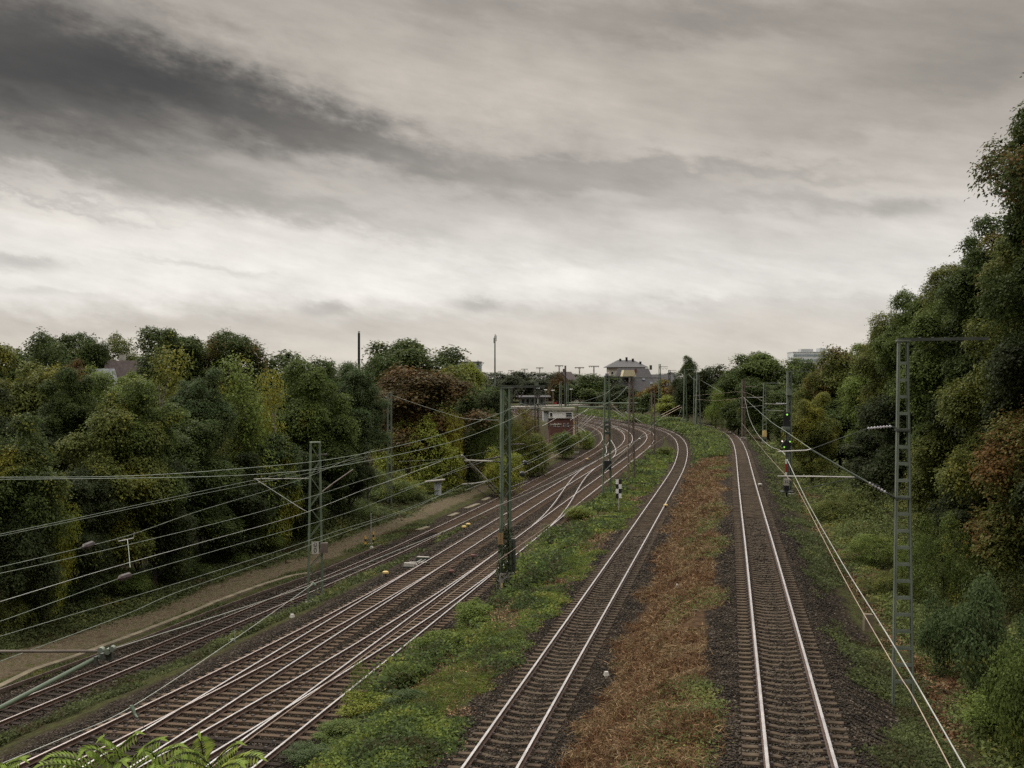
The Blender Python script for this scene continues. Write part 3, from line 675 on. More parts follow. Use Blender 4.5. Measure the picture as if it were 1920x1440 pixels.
for k, px, top, d, wd, c, a, lb in LEFT2:
    d = clear_path(px, d, wd); tree(k, 'deciduous_tree', px, top, d, wd, c, a, lb)
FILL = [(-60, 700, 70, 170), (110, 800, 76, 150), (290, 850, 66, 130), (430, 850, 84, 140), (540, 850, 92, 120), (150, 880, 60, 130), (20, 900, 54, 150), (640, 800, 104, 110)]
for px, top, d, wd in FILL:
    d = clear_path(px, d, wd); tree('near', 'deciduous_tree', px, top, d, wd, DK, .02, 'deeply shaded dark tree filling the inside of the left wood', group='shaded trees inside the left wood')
BUSH = [
 ('hedge', 790, 782, 112, 190, YG, .22, 'big yellow green bush with upright shoots right of the tall grey post'),
 ('hedge', 872, 800, 112, 100, MG, .1, 'green round bush at the right end of the yellow green hedge'),
 ('hedge', 905, 768, 140, 76, MG, .1, 'green bush behind the round one, near the sandy gap'),
 ('bush_far', 850, 775, 130, 44, YG, .75, 'yellow bush peeping between two green ones'),
 ('hedge', 720, 880, 96, 150, MG, .3, 'mid green thicket below the tall grey post'),
 ('hedge', 790, 905, 100, 120, OL, .4, 'olive thicket around the sprayed cabinet'),
 ('hedge', 870, 862, 112, 110, YG, .55, 'yellow-flecked thicket left of the tall mast'),
 ('hedge', 650, 930, 88, 140, MG, .2, 'low green thicket right of the small lattice mast'),
 ('hedge', 560, 940, 82, 130, MG, .15, 'low green thicket left of the small lattice mast'),
 ('bush', 530, 832, 86, 74, YG, .62, 'golden brown bush glowing left of the small lattice mast top'),
 ('hedge', 85, 925, 56, 120, YG, .4, 'yellow flecked bush under the first overhead wires at the left edge'),
 ('hedge', 20, 1050, 47, 130, OL, .35, 'olive bush at the left edge above the dirt path'),
 ('hedge', 130, 1080, 52, 130, DG, .1, 'dark green bush above the dirt path, third from the left edge'),
 ('hedge', 230, 1060, 58, 140, MG, .15, 'green bush below the square wire spreader'),
 ('hedge', 330, 1030, 64, 140, DG, .1, 'dark bush over the dirt path where the lower wires cross'),
 ('hedge', 420, 1005, 70, 130, MG, .15, 'green bush on the path edge midway to the small lattice mast'),
 ('hedge', 490, 985, 76, 110, MG, .2, 'green bush on the path edge just before the small lattice mast'),
 ('hedge', 985, 762, 160, 90, RU, .6, 'orange brown bush right of the tall mast'),
 ('hedge', 960, 790, 150, 70, OL, .35, 'olive bush at the foot of the orange brown one'),
 ('bush', 940, 840, 128, 90, YG, .5, 'yellow green bush right behind the tall mast'),
 ('bush', 1000, 812, 150, 90, OL, .3, 'olive bush in front of the slender twin-leg mast'),
 ('bush', 1055, 808, 175, 70, MG, .3, 'green bush below the signal box'),
 ('bush_far', 1095, 806, 195, 50, LG, .3, 'light green bush right of the signal box'),
 ('bush_far', 935, 765, 190, 60, MG, .25, 'green bush below the station platform edge'),
]
for k, px, top, d, wd, c, a, lb in BUSH:
    d = clear_path(px, d, wd); tree(k, 'bush', px, top, d, wd, c, a, lb, 'bush')
RIGHT = [
 ('near_rust', 2035, 50, 41, 310, DG, .38, 'tallest dark tree leaning into the right edge of the frame'),
 ('near', 2000, 235, 47, 240, DG, .10, 'dark tree below the tallest one at the right edge'),
 ('near_rust', 1935, 335, 55, 190, OL, .35, 'rusty olive tree on the right slope below the two edge trees'),
 ('near', 1865, 415, 62, 170, DG, .08, 'dark crown stepping down the right skyline above the rusty olive one'),
 ('near_rust', 1805, 485, 70, 150, OL, .36, 'brownish crown on the right skyline above the long mast arm'),
 ('near', 1725, 548, 80, 130, MG, .08, 'green crown on the right skyline left of the mast arm end'),
 ('near', 1675, 590, 92, 120, OL, .22, 'olive crown on the right skyline just above the mast top'),
 ('near', 1640, 648, 92, 110, LG, .16, 'lighter green crown left of the ladder mast top'),
 ('mid_rust', 1575, 655, 118, 130, OL, .46, 'rust tinged tree beside the white office block'),
 ('mid', 1530, 700, 118, 90, OL, .25, 'olive tree right of the signal mast top'),
 ('near', 1805, 560, 56, 190, MG, .12, 'mid green tree behind the right end of the mast arm'),
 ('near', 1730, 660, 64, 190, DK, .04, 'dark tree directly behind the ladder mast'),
 ('near', 1630, 730, 80, 170, DG, .05, 'dark green tree left of the ladder mast above the hanging insulator'),
 ('near', 1560, 760, 96, 130, DG, .10, 'dark tree right of the light signal'),
 ('near', 1890, 600, 42, 210, OL, .22, 'grey green maple in front of the dark trees at the right edge'),
 ('near_rust', 1975, 660, 33, 270, OL, .62, 'orange tinged tree hanging in at the right edge below the maple'),
 ('near', 1800, 720, 50, 170, OL, .14, 'olive tree with pale leaves right of the ladder mast'),
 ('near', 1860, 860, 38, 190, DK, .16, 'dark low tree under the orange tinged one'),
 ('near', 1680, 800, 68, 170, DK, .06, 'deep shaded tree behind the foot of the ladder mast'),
]
def clear_bank(px, d, wd, gap):
    """push a plant of the right wood back until the low bank beside the track stays open"""
    while (px - CX) * d / F - wd * d / F * .40 < float(TX(1, d)) + gap and d < 125: d += 1.0
    return d
for k, px, top, d, wd, c, a, lb in RIGHT:
    d = clear_bank(px, d, wd, 9.5); tree(k, 'deciduous_tree', px, top, d, wd, c, a, lb)
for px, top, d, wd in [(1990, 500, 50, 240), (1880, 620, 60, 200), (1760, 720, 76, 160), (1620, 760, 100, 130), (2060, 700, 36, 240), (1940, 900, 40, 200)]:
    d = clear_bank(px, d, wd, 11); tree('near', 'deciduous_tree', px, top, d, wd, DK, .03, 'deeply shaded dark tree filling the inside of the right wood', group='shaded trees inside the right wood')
RB = [
 ('near', 1522, 738, 112, 84, OL, .38, 'yellowish creeper bush right beside the signal mast'),
 ('hedge', 1520, 850, 90, 110, OL, .4, 'olive bush right of the red and white signal post'),
 ('hedge', 1580, 925, 72, 130, OL, .35, 'yellow flecked bush below the hanging insulator'),
 ('hedge', 1640, 1000, 56, 150, LG, .28, 'pale green bush left of the ladder mast'),
 ('hedge', 1560, 985, 70, 90, LG, .3, 'light bush on the slope between the contact wire and the pale green bush'),
 ('hedge', 1770, 960, 50, 170, MG, .3, 'olive green bush right behind the ladder mast'),
 ('hedge', 1672, 1085, 42, 120, OL, .38, 'yellow flecked bush just left of the ladder mast foot'),
 ('bush', 1770, 1110, 35, 130, BG, .12, 'silvery green bush right of the ladder mast foot'),
 ('bush', 1850, 1080, 34, 160, BG, .10, 'tall silvery shrub under the orange tinged tree'),
 ('bush', 1880, 1290, 26.5, 190, LG, .12, 'pale silvery willow shrub in the lower right corner'),
 ('bush', 1930, 1190, 28, 170, MG, .2, 'green shrub at the right edge above the willow shrub'),
 ('herb', 1760, 1250, 29, 100, LG, .2, 'small light herb clump right of the ladder mast base'),
]
for k, px, top, d, wd, c, a, lb in RB:
    d = clear_bank(px, d, wd, 4.6); tree(k, 'bush', px, top, d, wd, c, a, lb, 'bush')
MID = [
 ('mid', 1432, 662, 260, 128, MG, .06, 'wide dome-shaped green tree left of the white office block'),
 ('far', 1500, 678, 240, 90, DG, .08, 'dark tree joining the dome tree to the right wood'),
 ('far', 1375, 690, 255, 80, DG, .1, 'dark tree on the left shoulder of the dome tree'),
 ('mid', 1440, 712, 215, 110, DG, .08, 'dark green tree behind the ladder-type far mast'),
 ('far', 1335, 686, 300, 96, DK, .12, 'near-black tree behind the A-shaped mast'),
 ('far', 1289, 667, 310, 33, DG, .03, 'stout poplar-like tree standing above the far masts'),
 ('far', 1290, 700, 300, 60, DK, .05, 'dark tree at the foot of the poplar-like tree'),
 ('willow', 1342, 728, 245, 54, LG, .25, 'drooping ivy-clad tree beside the bend of the right track'),
 ('mid', 1385, 745, 225, 70, DG, .25, 'dark olive tree behind the rusty twin-post mast'),
 ('mid', 1500, 735, 170, 110, DG, .2, 'dark tree between the signal mast and the dome tree'),
 ('far_rust', 1240, 712, 345, 80, YG, .75, 'orange yellow tree below the dark-roofed house'),
 ('far_rust', 1268, 716, 330, 40, RU, .6, 'russet tree right of the orange yellow one'),
 ('far', 1262, 742, 310, 80, YG, .3, 'tree draped in pale yellow creeper in front of the russet one'),
 ('far', 1205, 738, 340, 80, DG, .1, 'dark tree below the yellow dormer'),
 ('far', 1160, 722, 400, 70, DK, .1, 'dark tree left of the dark-roofed house'),
 ('far', 1110, 702, 430, 110, DG, .12, 'rounded dark tree in the middle of the far tree line'),
 ('far_rust', 1048, 700, 430, 40, RU, .5, 'rusty tree behind the cluster of far masts'),
]
for k, px, top, d, wd, c, a, lb in MID: tree(k, 'deciduous_tree', px, top, d, wd, c, a, lb)
for i, (px, top, d, wd) in enumerate([(935, 699, 560, 90), (985, 697, 600, 110), (1030, 698, 560, 90), (1075, 702, 520, 90), (960, 706, 480, 80), (1005, 712, 470, 90), (1060, 712, 460, 70), (1140, 706, 520, 80),
        (1225, 702, 560, 90), (1275, 699, 600, 80), (1320, 698, 520, 90), (1400, 692, 480, 100), (900, 698, 620, 100), (850, 692, 640, 110), (1545, 690, 330, 120), (700, 690, 400, 140), (600, 690, 420, 150), (470, 690, 400, 150), (330, 690, 380, 160), (180, 690, 360, 160), (30, 690, 360, 160)]):
    tree('far', 'deciduous_tree', px, top, d, wd, (.052, .060, .032), .12, 'hazy dark tree in the far tree line', group='trees of the far tree line')
CB = [
 ('bush', 1330, 806, 212, 60, OL, .3, 'olive bush in the inside of the right track bend'),
 ('bush_far', 1300, 800, 232, 70, MG, .15, 'green bush left of the olive one in the track bend'),
 ('bush_far', 1262, 782, 275, 80, MG, .12, 'green thicket at the foot of the tall A-shaped masts'),
 ('bush_far', 1210, 780, 290, 90, MG, .15, 'green thicket on the outer side of the middle curve'),
 ('bush', 1245, 838, 172, 40, OL, .3, 'small dull bush at the tip of the weed strip'),
 ('bush', 1088, 948, 97, 74, LG, .3, 'dark green shrub in the weed strip beside the big lattice mast'),
 ('bush', 1150, 935, 112, 66, LG, .2, 'green shrub at the foot of the big lattice mast behind the checkered board'),
 ('herb', 1010, 1010, 75, 80, LG, .15, 'light green weed clump right of the tall mast'),
 ('herb', 985, 1070, 65, 70, MG, .1, 'weed clump at the foot of the tall mast'),
 ('bush', 820, 1180, 50, 100, LG, .25, 'leafy green shrub in the weed strip, upper of two in the foreground'),
 ('bush', 690, 1300, 41.5, 140, YG, .42, 'yellow flecked shrub on the near end of the weed strip'),
 ('bush', 640, 1352, 39, 130, MG, .30, 'olive leafy shrub at the lower end of the weed strip, beside the nearest rail'),
 ('bush', 770, 1240, 45, 105, MG, .12, 'mid green shrub just below the upper leafy shrub of the weed strip'),
 ('bush', 590, 1395, 36.5, 120, BG, .10, 'bluish green shrub at the very bottom of the weed strip'),
 ('bush', 765, 1345, 40.5, 95, BG, .15, 'dull green shrub right of the yellow flecked one in the weed strip'),
 ('bush', 890, 1128, 55, 100, LG, .28, 'light green shrub in the weed strip below the tall mast foot'),
 ('bush', 1035, 985, 84, 60, MG, .15, 'green shrub in the weed strip right of the switch machine'),
 ('herb', 672, 1232, 42.5, 60, LG, .3, 'thin upright seedling tree beside the switch rails'),
 ('herb', 870, 1300, 42.5, 90, MG, .1, 'low weed clump near the brown track ballast'),
 ('herb', 960, 1180, 49, 70, MG, .1, 'small weed clump midway along the weed strip'),
]
for k, px, top, d, wd, c, a, lb in CB: tree(k, 'bush', px, top, d, wd, c, a, lb, 'bush')
# ------------------------------------------------------------------ masts
def text_obj(s, name, size, mat, parent, loc, rot=(math.radians(90), 0, 0), depth=.004, align='CENTER', spacing=1.0):
    cu = bpy.data.curves.new(name, 'FONT'); cu.body = s; cu.size = size; cu.extrude = depth; cu.align_x = align; cu.align_y = 'CENTER'; cu.space_line = spacing
    tmp = bpy.data.objects.new(name, cu); COL.objects.link(tmp)
    bpy.context.view_layer.update()
    me = bpy.data.meshes.new_from_object(tmp.evaluated_get(bpy.context.evaluated_depsgraph_get()))
    bpy.data.objects.remove(tmp)
    me.materials.clear(); me.materials.append(mat)
    o = bpy.data.objects.new(name, me); COL.objects.link(o); o.parent = parent; o.location = loc; o.rotation_euler = rot
    return o

def mast(name, label, px, d, top, w0, w1, style='lattice', mat='steel_green', dep=.3, rz=0.0, leg=.075, step=1.0, base=None, cat='mast', foot=True, group=None, z_sink=.2):
    """a trackside mast: Empty at its foot, each leg, the bracing and the footing are parts"""
    X = (px - CX) * d / F; zb = (gz(X, d) if base is None else base)
    H = HC - (top - HY) * d / F - zb
    root = empty(name, (X, d, zb), label, cat, group, rz=rz)
    m = M[mat]; a0, a1 = w0 / 2, w1 / 2
    ys = (-dep / 2, dep / 2) if style == 'lattice4' else (0,)
    wid = lambda z: a0 + (a1 - a0) * z / H
    for y in ys:
        for s in (-1, 1):
            mb = MB()
            dy = leg if style == 'lattice4' else dep
            # channel section: web + two flanges, so the leg shows depth from any side
            b0, t0 = Vector((s * a0, y, -z_sink)), Vector((s * a1, y, H))
            mb.bar(b0, t0, leg * .35 if style != 'lattice4' else leg, dy, up=Vector((0, 1, 0)))
            if style != 'lattice4':
                for q in (-1, 1):
                    o = Vector((-s * leg * .45, q * (dy / 2 - .006), 0)); mb.bar(b0 + o, t0 + o, leg, .012, up=Vector((0, 1, 0)))
            mb.build('leg', m, root)
    mb = MB(); n = max(2, int(H / step)); fl = [(0, -1), (0, 1)] if style != 'lattice4' else []
    for i in range(n):
        za, zb2 = .25 + (H - .4) * i / n, .25 + (H - .4) * (i + 1) / n
        for q in (-1, 1):
            y = q * (dep / 2 - .012)
            if style == 'ladder':
                if i:
                    rb = MB(); rb.box((0, y, za), (2 * wid(za), .012, .17 * step if step < 1 else .16)); rb.build('rung', m, root)
            else:
                s = 1 if (i % 2 == 0) else -1
                mb.bar((-s * wid(za), y, za), (s * wid(zb2), y, zb2), .045, .012, up=Vector((0, 1, 0)))
                if style == 'lattice4':
                    mb.bar((q * wid(za), -s * dep / 2, za), (q * wid(zb2), s * dep / 2, zb2), .012, .04, up=Vector((1, 0, 0)))
    if mb.v: mb.build('bracing', m, root)
    mb = MB(); mb.box((0, 0, H + .02), (w1 + .1, dep + .06, .05)); mb.build('cap', m, root)
    if foot:
        mb = MB(); mb.box((0, 0, -.05), (w0 + .35, dep + .4, .5), taper=(.93, .9)); mb.build('footing', M['concrete'], root)
    return root, H
def rel(root, p):
    q = Vector(p) - root.location
    return Matrix.Rotation(-root.rotation_euler.z, 3, 'Z') @ q
def part_path(root, name, pts, r, mat, n=7):
    mb = MB(); mb.path([rel(root, p) for p in pts], r, n); return mb.build(name, M[mat], root)
def insulator(root, p0, p1, mat='insul', r=.07, n=6, name='insulator', world=True):
    """ribbed insulator between two points"""
    a, b = (rel(root, p0), rel(root, p1)) if world else (Vector(p0), Vector(p1))
    pts, rs = [a], [r * .35]
    for i in range(n):
        for t, q in ((.1, .4), (.3, 1.0), (.55, 1.0), (.8, .4)):
            pts.append(a.lerp(b, (i + t) / n)); rs.append(r * q)
    pts.append(b); rs.append(r * .35)
    mb = MB(); mb.path(pts, rs, 9); return mb.build(name, M[mat], root)
def plate(root, name, c, w, h, mat, txt=None, tmat='black', tsize=None, spacing=1.0, th=.02):
    mb = MB(); mb.box(rel(root, c), (w, th, h)); o = mb.build(name, M[mat], root)
    if txt:
        t = text_obj(txt, 'lettering', tsize or h * .5, M[tmat], o, rel(root, c) + Vector((0, -th / 2 - .004, 0)), spacing=spacing)
    return o

# small lattice mast by the siding
m1, _ = mast('catenary_mast', 'slim green lattice mast with the white 0 over 0 plate, between siding and bright tracks', 591, 67.5, 830, .88, .54, 'lattice4', 'steel_green', .5, .25, .10, .9)
plate(m1, 'number_plate', P(591, 1027, 66.9), .42, .74, 'offwhite', '0\n0', tsize=.40, spacing=.85)
mb = MB(); mb.box(rel(m1, P(608, 1027, 67.3)), (.42, .3, .6)); mb.build('junction_box', M['steel_brown'], m1)
insulator(m1, P(596, 855, 67.5), P(614, 852, 67.5), r=.09)
part_path(m1, 'bracket_rod', [P(600, 925, 67.5), P(626, 905, 69), P(662, 880, 71)], .035, 'steel_brown')
part_path(m1, 'tie_rod', [P(476, 898, 66), P(530, 897.5, 66.8), P(580, 897, 67.4)], .022, 'alu')
part_path(m1, 'tie_rod', [P(480, 899, 66), P(562, 952, 67), P(575, 959, 67.2)], .022, 'wire_light')

# tall mast with the ivy foot
m2, H2 = mast('catenary_mast', 'tall green mast with ivy-grown foot and a long cross beam on top', 947.5, 66, 728, .66, .50, 'lattice', 'steel_green', .34, .32, .13, .82)
mb = MB()
mb.bar(rel(m2, P(936, 725, 66)), rel(m2, P(1022, 725, 66)), .12, .14); mb.build('cross_beam', M['steel_dark'], m2)
for xa, xb, xm in ((964, 986, 974), (1000, 1019, 1008.5)):
    for q in (xa, xb): insulator(m2, P(q, 728, 66), P(xm, 748, 66), r=.055, n=5)
    mb = MB(); mb.path([rel(m2, P(xm, 747, 66)), rel(m2, P(xm, 756, 66))], .03, 6); mb.build('wire_clamp', M['offwhite' if xm > 1000 else 'steel_dark'], m2)
for k in range(2):
    y = (912, 1003)[k]
part_path(m2, 'cantilever_tube', [P(866, 853, 64), P(891, 877, 65), P(917, 903, 65.6)], .04, 'alu')
insulator(m2, P(917, 903, 65.6), P(940, 926, 66), 'steel_dark', .06, 5)
part_path(m2, 'top_tube', [P(872, 863, 64.2), P(900, 864, 65), P(923, 865, 65.5)], .045, 'offwhite')
insulator(m2, P(923, 865, 65.5), P(940, 867, 66), 'steel_dark', .06, 4)
part_path(m2, 'registration_arm', [P(866, 908, 64), P(892, 906, 64.8), P(915, 902, 65.5)], .03, 'alu')
part_path(m2, 'stay_rod', [P(862, 857, 64), P(890, 884, 65), P(922, 916, 65.7)], .022, 'steel_dark')
insulator(m2, P(916, 911, 65.6), P(940, 936, 66), 'insul', .055, 5)
part_path(m2, 'stay_rod', [P(838, 875, 63), P(885, 912, 64.6), P(925, 936, 65.8)], .02, 'steel_dark')
insulator(m2, P(911, 861.5, 65.8), P(938, 857, 66), 'insul', .06, 6)
insulator(m2, P(956, 833.5, 66), P(984, 833, 66.5), 'insul', .055, 6)
insulator(m2, P(957, 914, 66), P(990, 902, 67.5), 'insul', .055, 7)
plate(m2, 'number_plate', P(938.5, 1010, 65.4), .34, .66, 'ochre', '1\n2', 'steel_brown', .30, .9)
mb = MB(); mb.box(rel(m2, P(962, 1045, 66.3)), (.22, .3, 2.2)); mb.build('cable_duct', M['steel_dark'], m2)
mb = MB(); mb.box((0, 0, .5), (.95, .8, 1.0), taper=(.9, .9)); mb.build('socket', M['concrete'], m2)
rg = np.random.default_rng(5); n = 1500
hz = rg.random(n) ** 1.6 * 3.6; ph = rg.uniform(0, 6.28, n); rr = (.62 - .07 * hz) * rg.uniform(.55, 1.1, n)
cc = np.stack([np.cos(ph) * rr, np.sin(ph) * rr * .8, hz], 1)
ivy = bpy.data.objects.new('ivy', leaf_mesh('ivy', cc, np.stack([np.cos(ph), np.sin(ph), .5 + 0 * ph], 1) + rdir(rg, n) * .5, rdir(rg, n), .13, .10, M['leaf'])); COL.objects.link(ivy); ivy.parent = m2; ivy.color = (.028, .036, .015, .05)
mb = MB(); mb.box(rel(m2, P(941, 1098, 65.2)), (.09, .02, .28)); mb.build('reflector', M['yellow_pale'], m2)

# ladder mast on the right
XL = (1693 - CX) * 33 / F
m4, _ = mast('catenary_mast', 'pale ladder-like mast with flat cross arm on top, right of the right track', 1693, 33, 640, .62, .29, 'ladder', 'steel_grey', .14, -.05, .058, .51, foot=False)
mb = MB(); mb.bar(rel(m4, P(1683, 637, 33)), rel(m4, P(1852, 634.5, 33)), .16, .09); mb.build('cross_arm', M['steel_dark'], m4)
mb = MB()
for k in range(6): mb.box(rel(m4, P(1725 + 24 * k, 633.6, 33)), (.05, .08, .05))
mb.build('bolt_heads', M['steel_grey'], m4)
insulator(m4, P(1626, 803.5, 33), P(1672, 799.5, 33), 'insul_grey', .045, 8)
part_path(m4, 'insulator_arm', [P(1670, 800, 33), P(1684, 803, 33)], .022, 'steel_dark')
part_path(m4, 'top_stay', [P(1522, 842, 33), P(1575, 822, 33), P(1627, 803.5, 33)], .010, 'steel_dark')
part_path(m4, 'cantilever_tube', [P(1521, 843, 33), P(1575, 875, 33), P(1630, 906, 33)], .026, 'steel_grey')
insulator(m4, P(1628, 905, 33), P(1662, 924, 33), 'insul_grey', .045, 6)
part_path(m4, 'insulator_end', [P(1662, 924, 33), P(1684, 937, 33)], .03, 'steel_dark')
part_path(m4, 'messenger_arm', [P(1458, 847, 33), P(1512, 844.5, 33), P(1521, 842, 33)], .022, 'alu')
part_path(m4, 'registration_arm', [P(1458, 893, 33), P(1530, 893.5, 33), P(1602, 895, 33)], .022, 'alu')
part_path(m4, 'stay_rod', [P(1602, 895, 33), P(1560, 905, 33), P(1500, 918, 33)], .012, 'steel_dark')
part_path(m4, 'stay_rod', [P(1602, 895, 33), P(1650, 912, 33)], .018, 'steel_dark')
mb = MB()
for y in (806, 934): mb.box(rel(m4, P(1692, y, 33)), (.40, .24, .06))
mb.build('clamp_band', M['steel_dark'], m4)

# further masts ------------------------------------------------------------------
def arm_with_v(root, d, x0, x1, y, mat='steel_dark', vs=(), w=.14, dy=15, r=.06):
    mb = MB(); mb.bar(rel(root, P(x0, y, d)), rel(root, P(x1, y, d)), w, w); mb.build('cross_beam', M[mat], root)
    for xm, hw in vs:
        for q in (-1, 1): insulator(root, P(xm + q * hw, y + 2, d), P(xm, y + dy, d), r=r, n=4)
m5, _ = mast('catenary_mast', 'tall two-legged green mast with beam and hanging insulators before the yellow dormer', 1138, 112, 705, .95, .45, 'lattice', 'steel_green', .35, .1, .13, 1.2)
arm_with_v(m5, 112, 1134, 1186, 707, vs=((1153, 8), (1177, 8)), dy=16)
part_path(m5, 'beam_end', [P(1186, 708, 112), P(1240, 708.5, 112)], .05, 'steel_dark')
mb = MB(); mb.box(rel(m5, P(1138, 703.5, 112)), (.3, .3, .35)); mb.build('siren', M['slate_blue'], m5)
for yy in (792, 800, 812): 
    mb = MB(); mb.box(rel(m5, P(1139, yy, 111.7)), (.55, .4, .25)); mb.build('tension_gear', M['steel_dark'], m5)
mb = MB(); mb.box(rel(m5, P(1139, 872, 111.6)), (.7, .5, .9)); mb.build('control_box', M['black'], m5)
m6, _ = mast('catenary_mast', 'two-legged greyish mast next behind the tall one with the beam, right of the bright tracks', 1183.5, 128, 706, .95, .42, 'lattice', 'steel_brown', .35, .1, .12, 1.2)
m7, _ = mast('catenary_mast', 'brownish two-legged mast at the tip of the weed strip inside the middle curve', 1224.5, 169, 734, .62, .55, 'lattice', 'steel_brown', .3, .1, .12, 1.3)
m8, _ = mast('catenary_mast', 'slender dark twin-leg mast behind the ivy-footed one, among bushes', 1006, 160, 717, .62, .5, 'lattice', 'steel_dark', .35, .1, .12, 1.4)
mb = MB(); mb.box(rel(m8, P(1006, 720, 160)), (.5, .4, .5)); mb.build('head_box', M['steel_green'], m8)
m9, _ = mast('catenary_mast', 'grey post with long guy wire standing in front of the left wood', 730.5, 118, 737, .55, .5, 'lattice', 'steel_grey', .3, .1, .16, 1.2)
# signal mast on the right side
ms, _ = mast('catenary_mast', 'lattice mast with grey box directly behind the light signal', 1479.5, 100, 697, .45, .36, 'lattice', 'steel_grey', .3, .1, .10, 1.0)
mb = MB(); mb.box(rel(ms, P(1479, 735, 99.8)), (.42, .4, .55)); mb.build('relay_box', M['steel_grey'], ms)
part_path(ms, 'top_stay', [P(1479, 696, 100), P(1520, 696.5, 100)], .02, 'steel_dark')
for (xa, ya, xb, yb) in ((1434, 757, 1472, 758), (1436, 769, 1470, 770.5), (1400, 745, 1431, 745)):
    part_path(ms, 'cantilever_tube', [P(xa, ya, 98), P((xa + xb) / 2, (ya + yb) / 2 + .4, 99), P(xb, yb, 100)], .03, 'alu')
insulator(ms, P(1455, 756.5, 99.5), P(1476, 757.5, 100), 'insul_grey', .07, 5)
m11, _ = mast('catenary_mast', 'rusty twin-post mast beyond the light signal, right of the right track', 1394, 205, 712, .62, .5, 'lattice', 'steel_brown', .3, .1, .12, 1.3)
part_path(m11, 'side_arm', [P(1396, 725, 205), P(1419, 725, 205)], .06, 'steel_brown')
m12, _ = mast('catenary_mast', 'pale ladder mast with an orange foot beyond the light signal', 1433.5, 205, 718, .85, .38, 'ladder', 'steel_grey', .25, .1, .11, 1.1)
mb = MB(); mb.box(rel(m12, P(1433.5, 813, 204.7)), (.62, .4, 1.1)); mb.build('painted_foot', M['yellow_pale'], m12)
part_path(m12, 'side_arm', [P(1434, 718.5, 205), P(1462, 718.5, 205)], .05, 'steel_grey')
m13, _ = mast('catenary_mast', 'slim grey mast in front of the drooping ivy-clad tree', 1354, 262, 720, .55, .45, 'lattice', 'steel_grey', .3, .1, .12, 1.6)
part_path(m13, 'side_arm', [P(1354, 720.5, 262), P(1361, 720.5, 262)], .06, 'steel_grey')
m14, _ = mast('catenary_mast', 'tapering A-shaped lattice mast, tallest before the near-black tree', 1308.5, 232, 702, 1.35, .42, 'lattice', 'steel_grey', .45, .1, .14, 1.3)
m15, _ = mast('catenary_mast', 'slim lattice mast half hidden behind the A-shaped one', 1303.5, 262, 706, .85, .6, 'lattice', 'steel_green', .4, .1, .12, 1.5)
m16, _ = mast('catenary_mast', 'tapering lattice mast under the poplar-like tree with side tubes', 1284.5, 258, 692, 1.0, .4, 'lattice', 'steel_green', .4, .1, .13, 1.4)
part_path(m16, 'side_arm', [P(1286, 692.5, 258), P(1310, 693, 258)], .05, 'steel_green')
part_path(m16, 'side_arm', [P(1264, 704, 258), P(1283, 704, 258)], .05, 'steel_green')
m17, _ = mast('catenary_mast', 'mast with two hanging V insulators on a short arm, left of the poplar-like tree', 1237, 330, 683, .85, .5, 'lattice', 'steel_green', .4, .1, .13, 1.8)
arm_with_v(m17, 330, 1236, 1252, 687.5, vs=((1243, 2.6), (1249.5, 2.6)), dy=5, w=.12)
m18, _ = mast('catenary_mast', 'second mast with V insulators on a short arm, nearest left of the poplar-like tree', 1255, 345, 694, .75, .55, 'lattice', 'steel_dark', .4, .1, .13, 1.8)
arm_with_v(m18, 345, 1254, 1268, 694.5, vs=((1260, 2.4), (1266, 2.4)), dy=4.5, w=.12)
m19, _ = mast('catenary_mast', 'tapering ladder-like mast standing before the brick signal box', 1051, 190, 716, .55, .3, 'lattice', 'steel_grey', .35, .1, .11, 1.0)
m20, _ = mast('catenary_mast', 'dull green twin mast right of the signal box mast', 1064, 196, 718, .42, .36, 'lattice', 'steel_green', .3, .1, .11, 1.4)
m21, _ = mast('catenary_mast', 'dark slim mast rising beside the signal box roof', 1060, 205, 686, .3, .25, 'lattice', 'steel_dark', .3, .1, .1, 1.8)
m22, _ = mast('catenary_mast', 'brown post at the right corner of the signal box', 1081, 186, 762, .42, .4, 'lattice', 'steel_brown', .3, .1, .1, 1.4)
# the yard gantry tubes
for nm, lb, mm, x0, y0, x1, y1, d0, d1, r in (('cross_tube', 'long green gantry tube', m20, 1062, 755.5, 1195, 756, 196, 196, .12), ('cross_tube', 'shorter green gantry tube', m22, 1081, 763, 1131, 763.5, 186, 186, .12)):
    part_path(mm, nm, [P(x0, y0, d0), P((x0 + x1) / 2, (y0 + y1) / 2 + .5, d0), P(x1, y1, d1)], r, 'steel_green')
def strut(root, p0, p1, r=.05, mat='alu'): return part_path(root, 'cantilever_tube', [p0, p1], r, mat)
for (x0, y0, x1, y1) in ((1017, 799, 1047, 782), (1069, 788, 1104, 766), (1083, 799, 1102, 777), (1088, 801, 1110, 778), (1090, 802, 1116, 780)): strut(m22, P(x0, y0, 185), P(x1, y1, 185))
for (x0, y0, x1, y1) in ((1148, 768, 1170, 783), (1150, 762, 1172, 781)): strut(m6, P(x0, y0, 127), P(x1, y1, 127), .035)
for (x0, y0, x1, y1) in ((1172, 772, 1203, 792),): strut(m7, P(x0, y0, 168), P(x1, y1, 168), .045)
for (x0, y0, x1, y1) in ((1240, 778, 1275, 760), (1240, 783, 1278, 763)): strut(m16, P(x0, y0, 256), P(x1, y1, 256), .06, 'wire_warm')
strut(m5, P(1146, 797, 111), P(1172, 811, 111), .035)
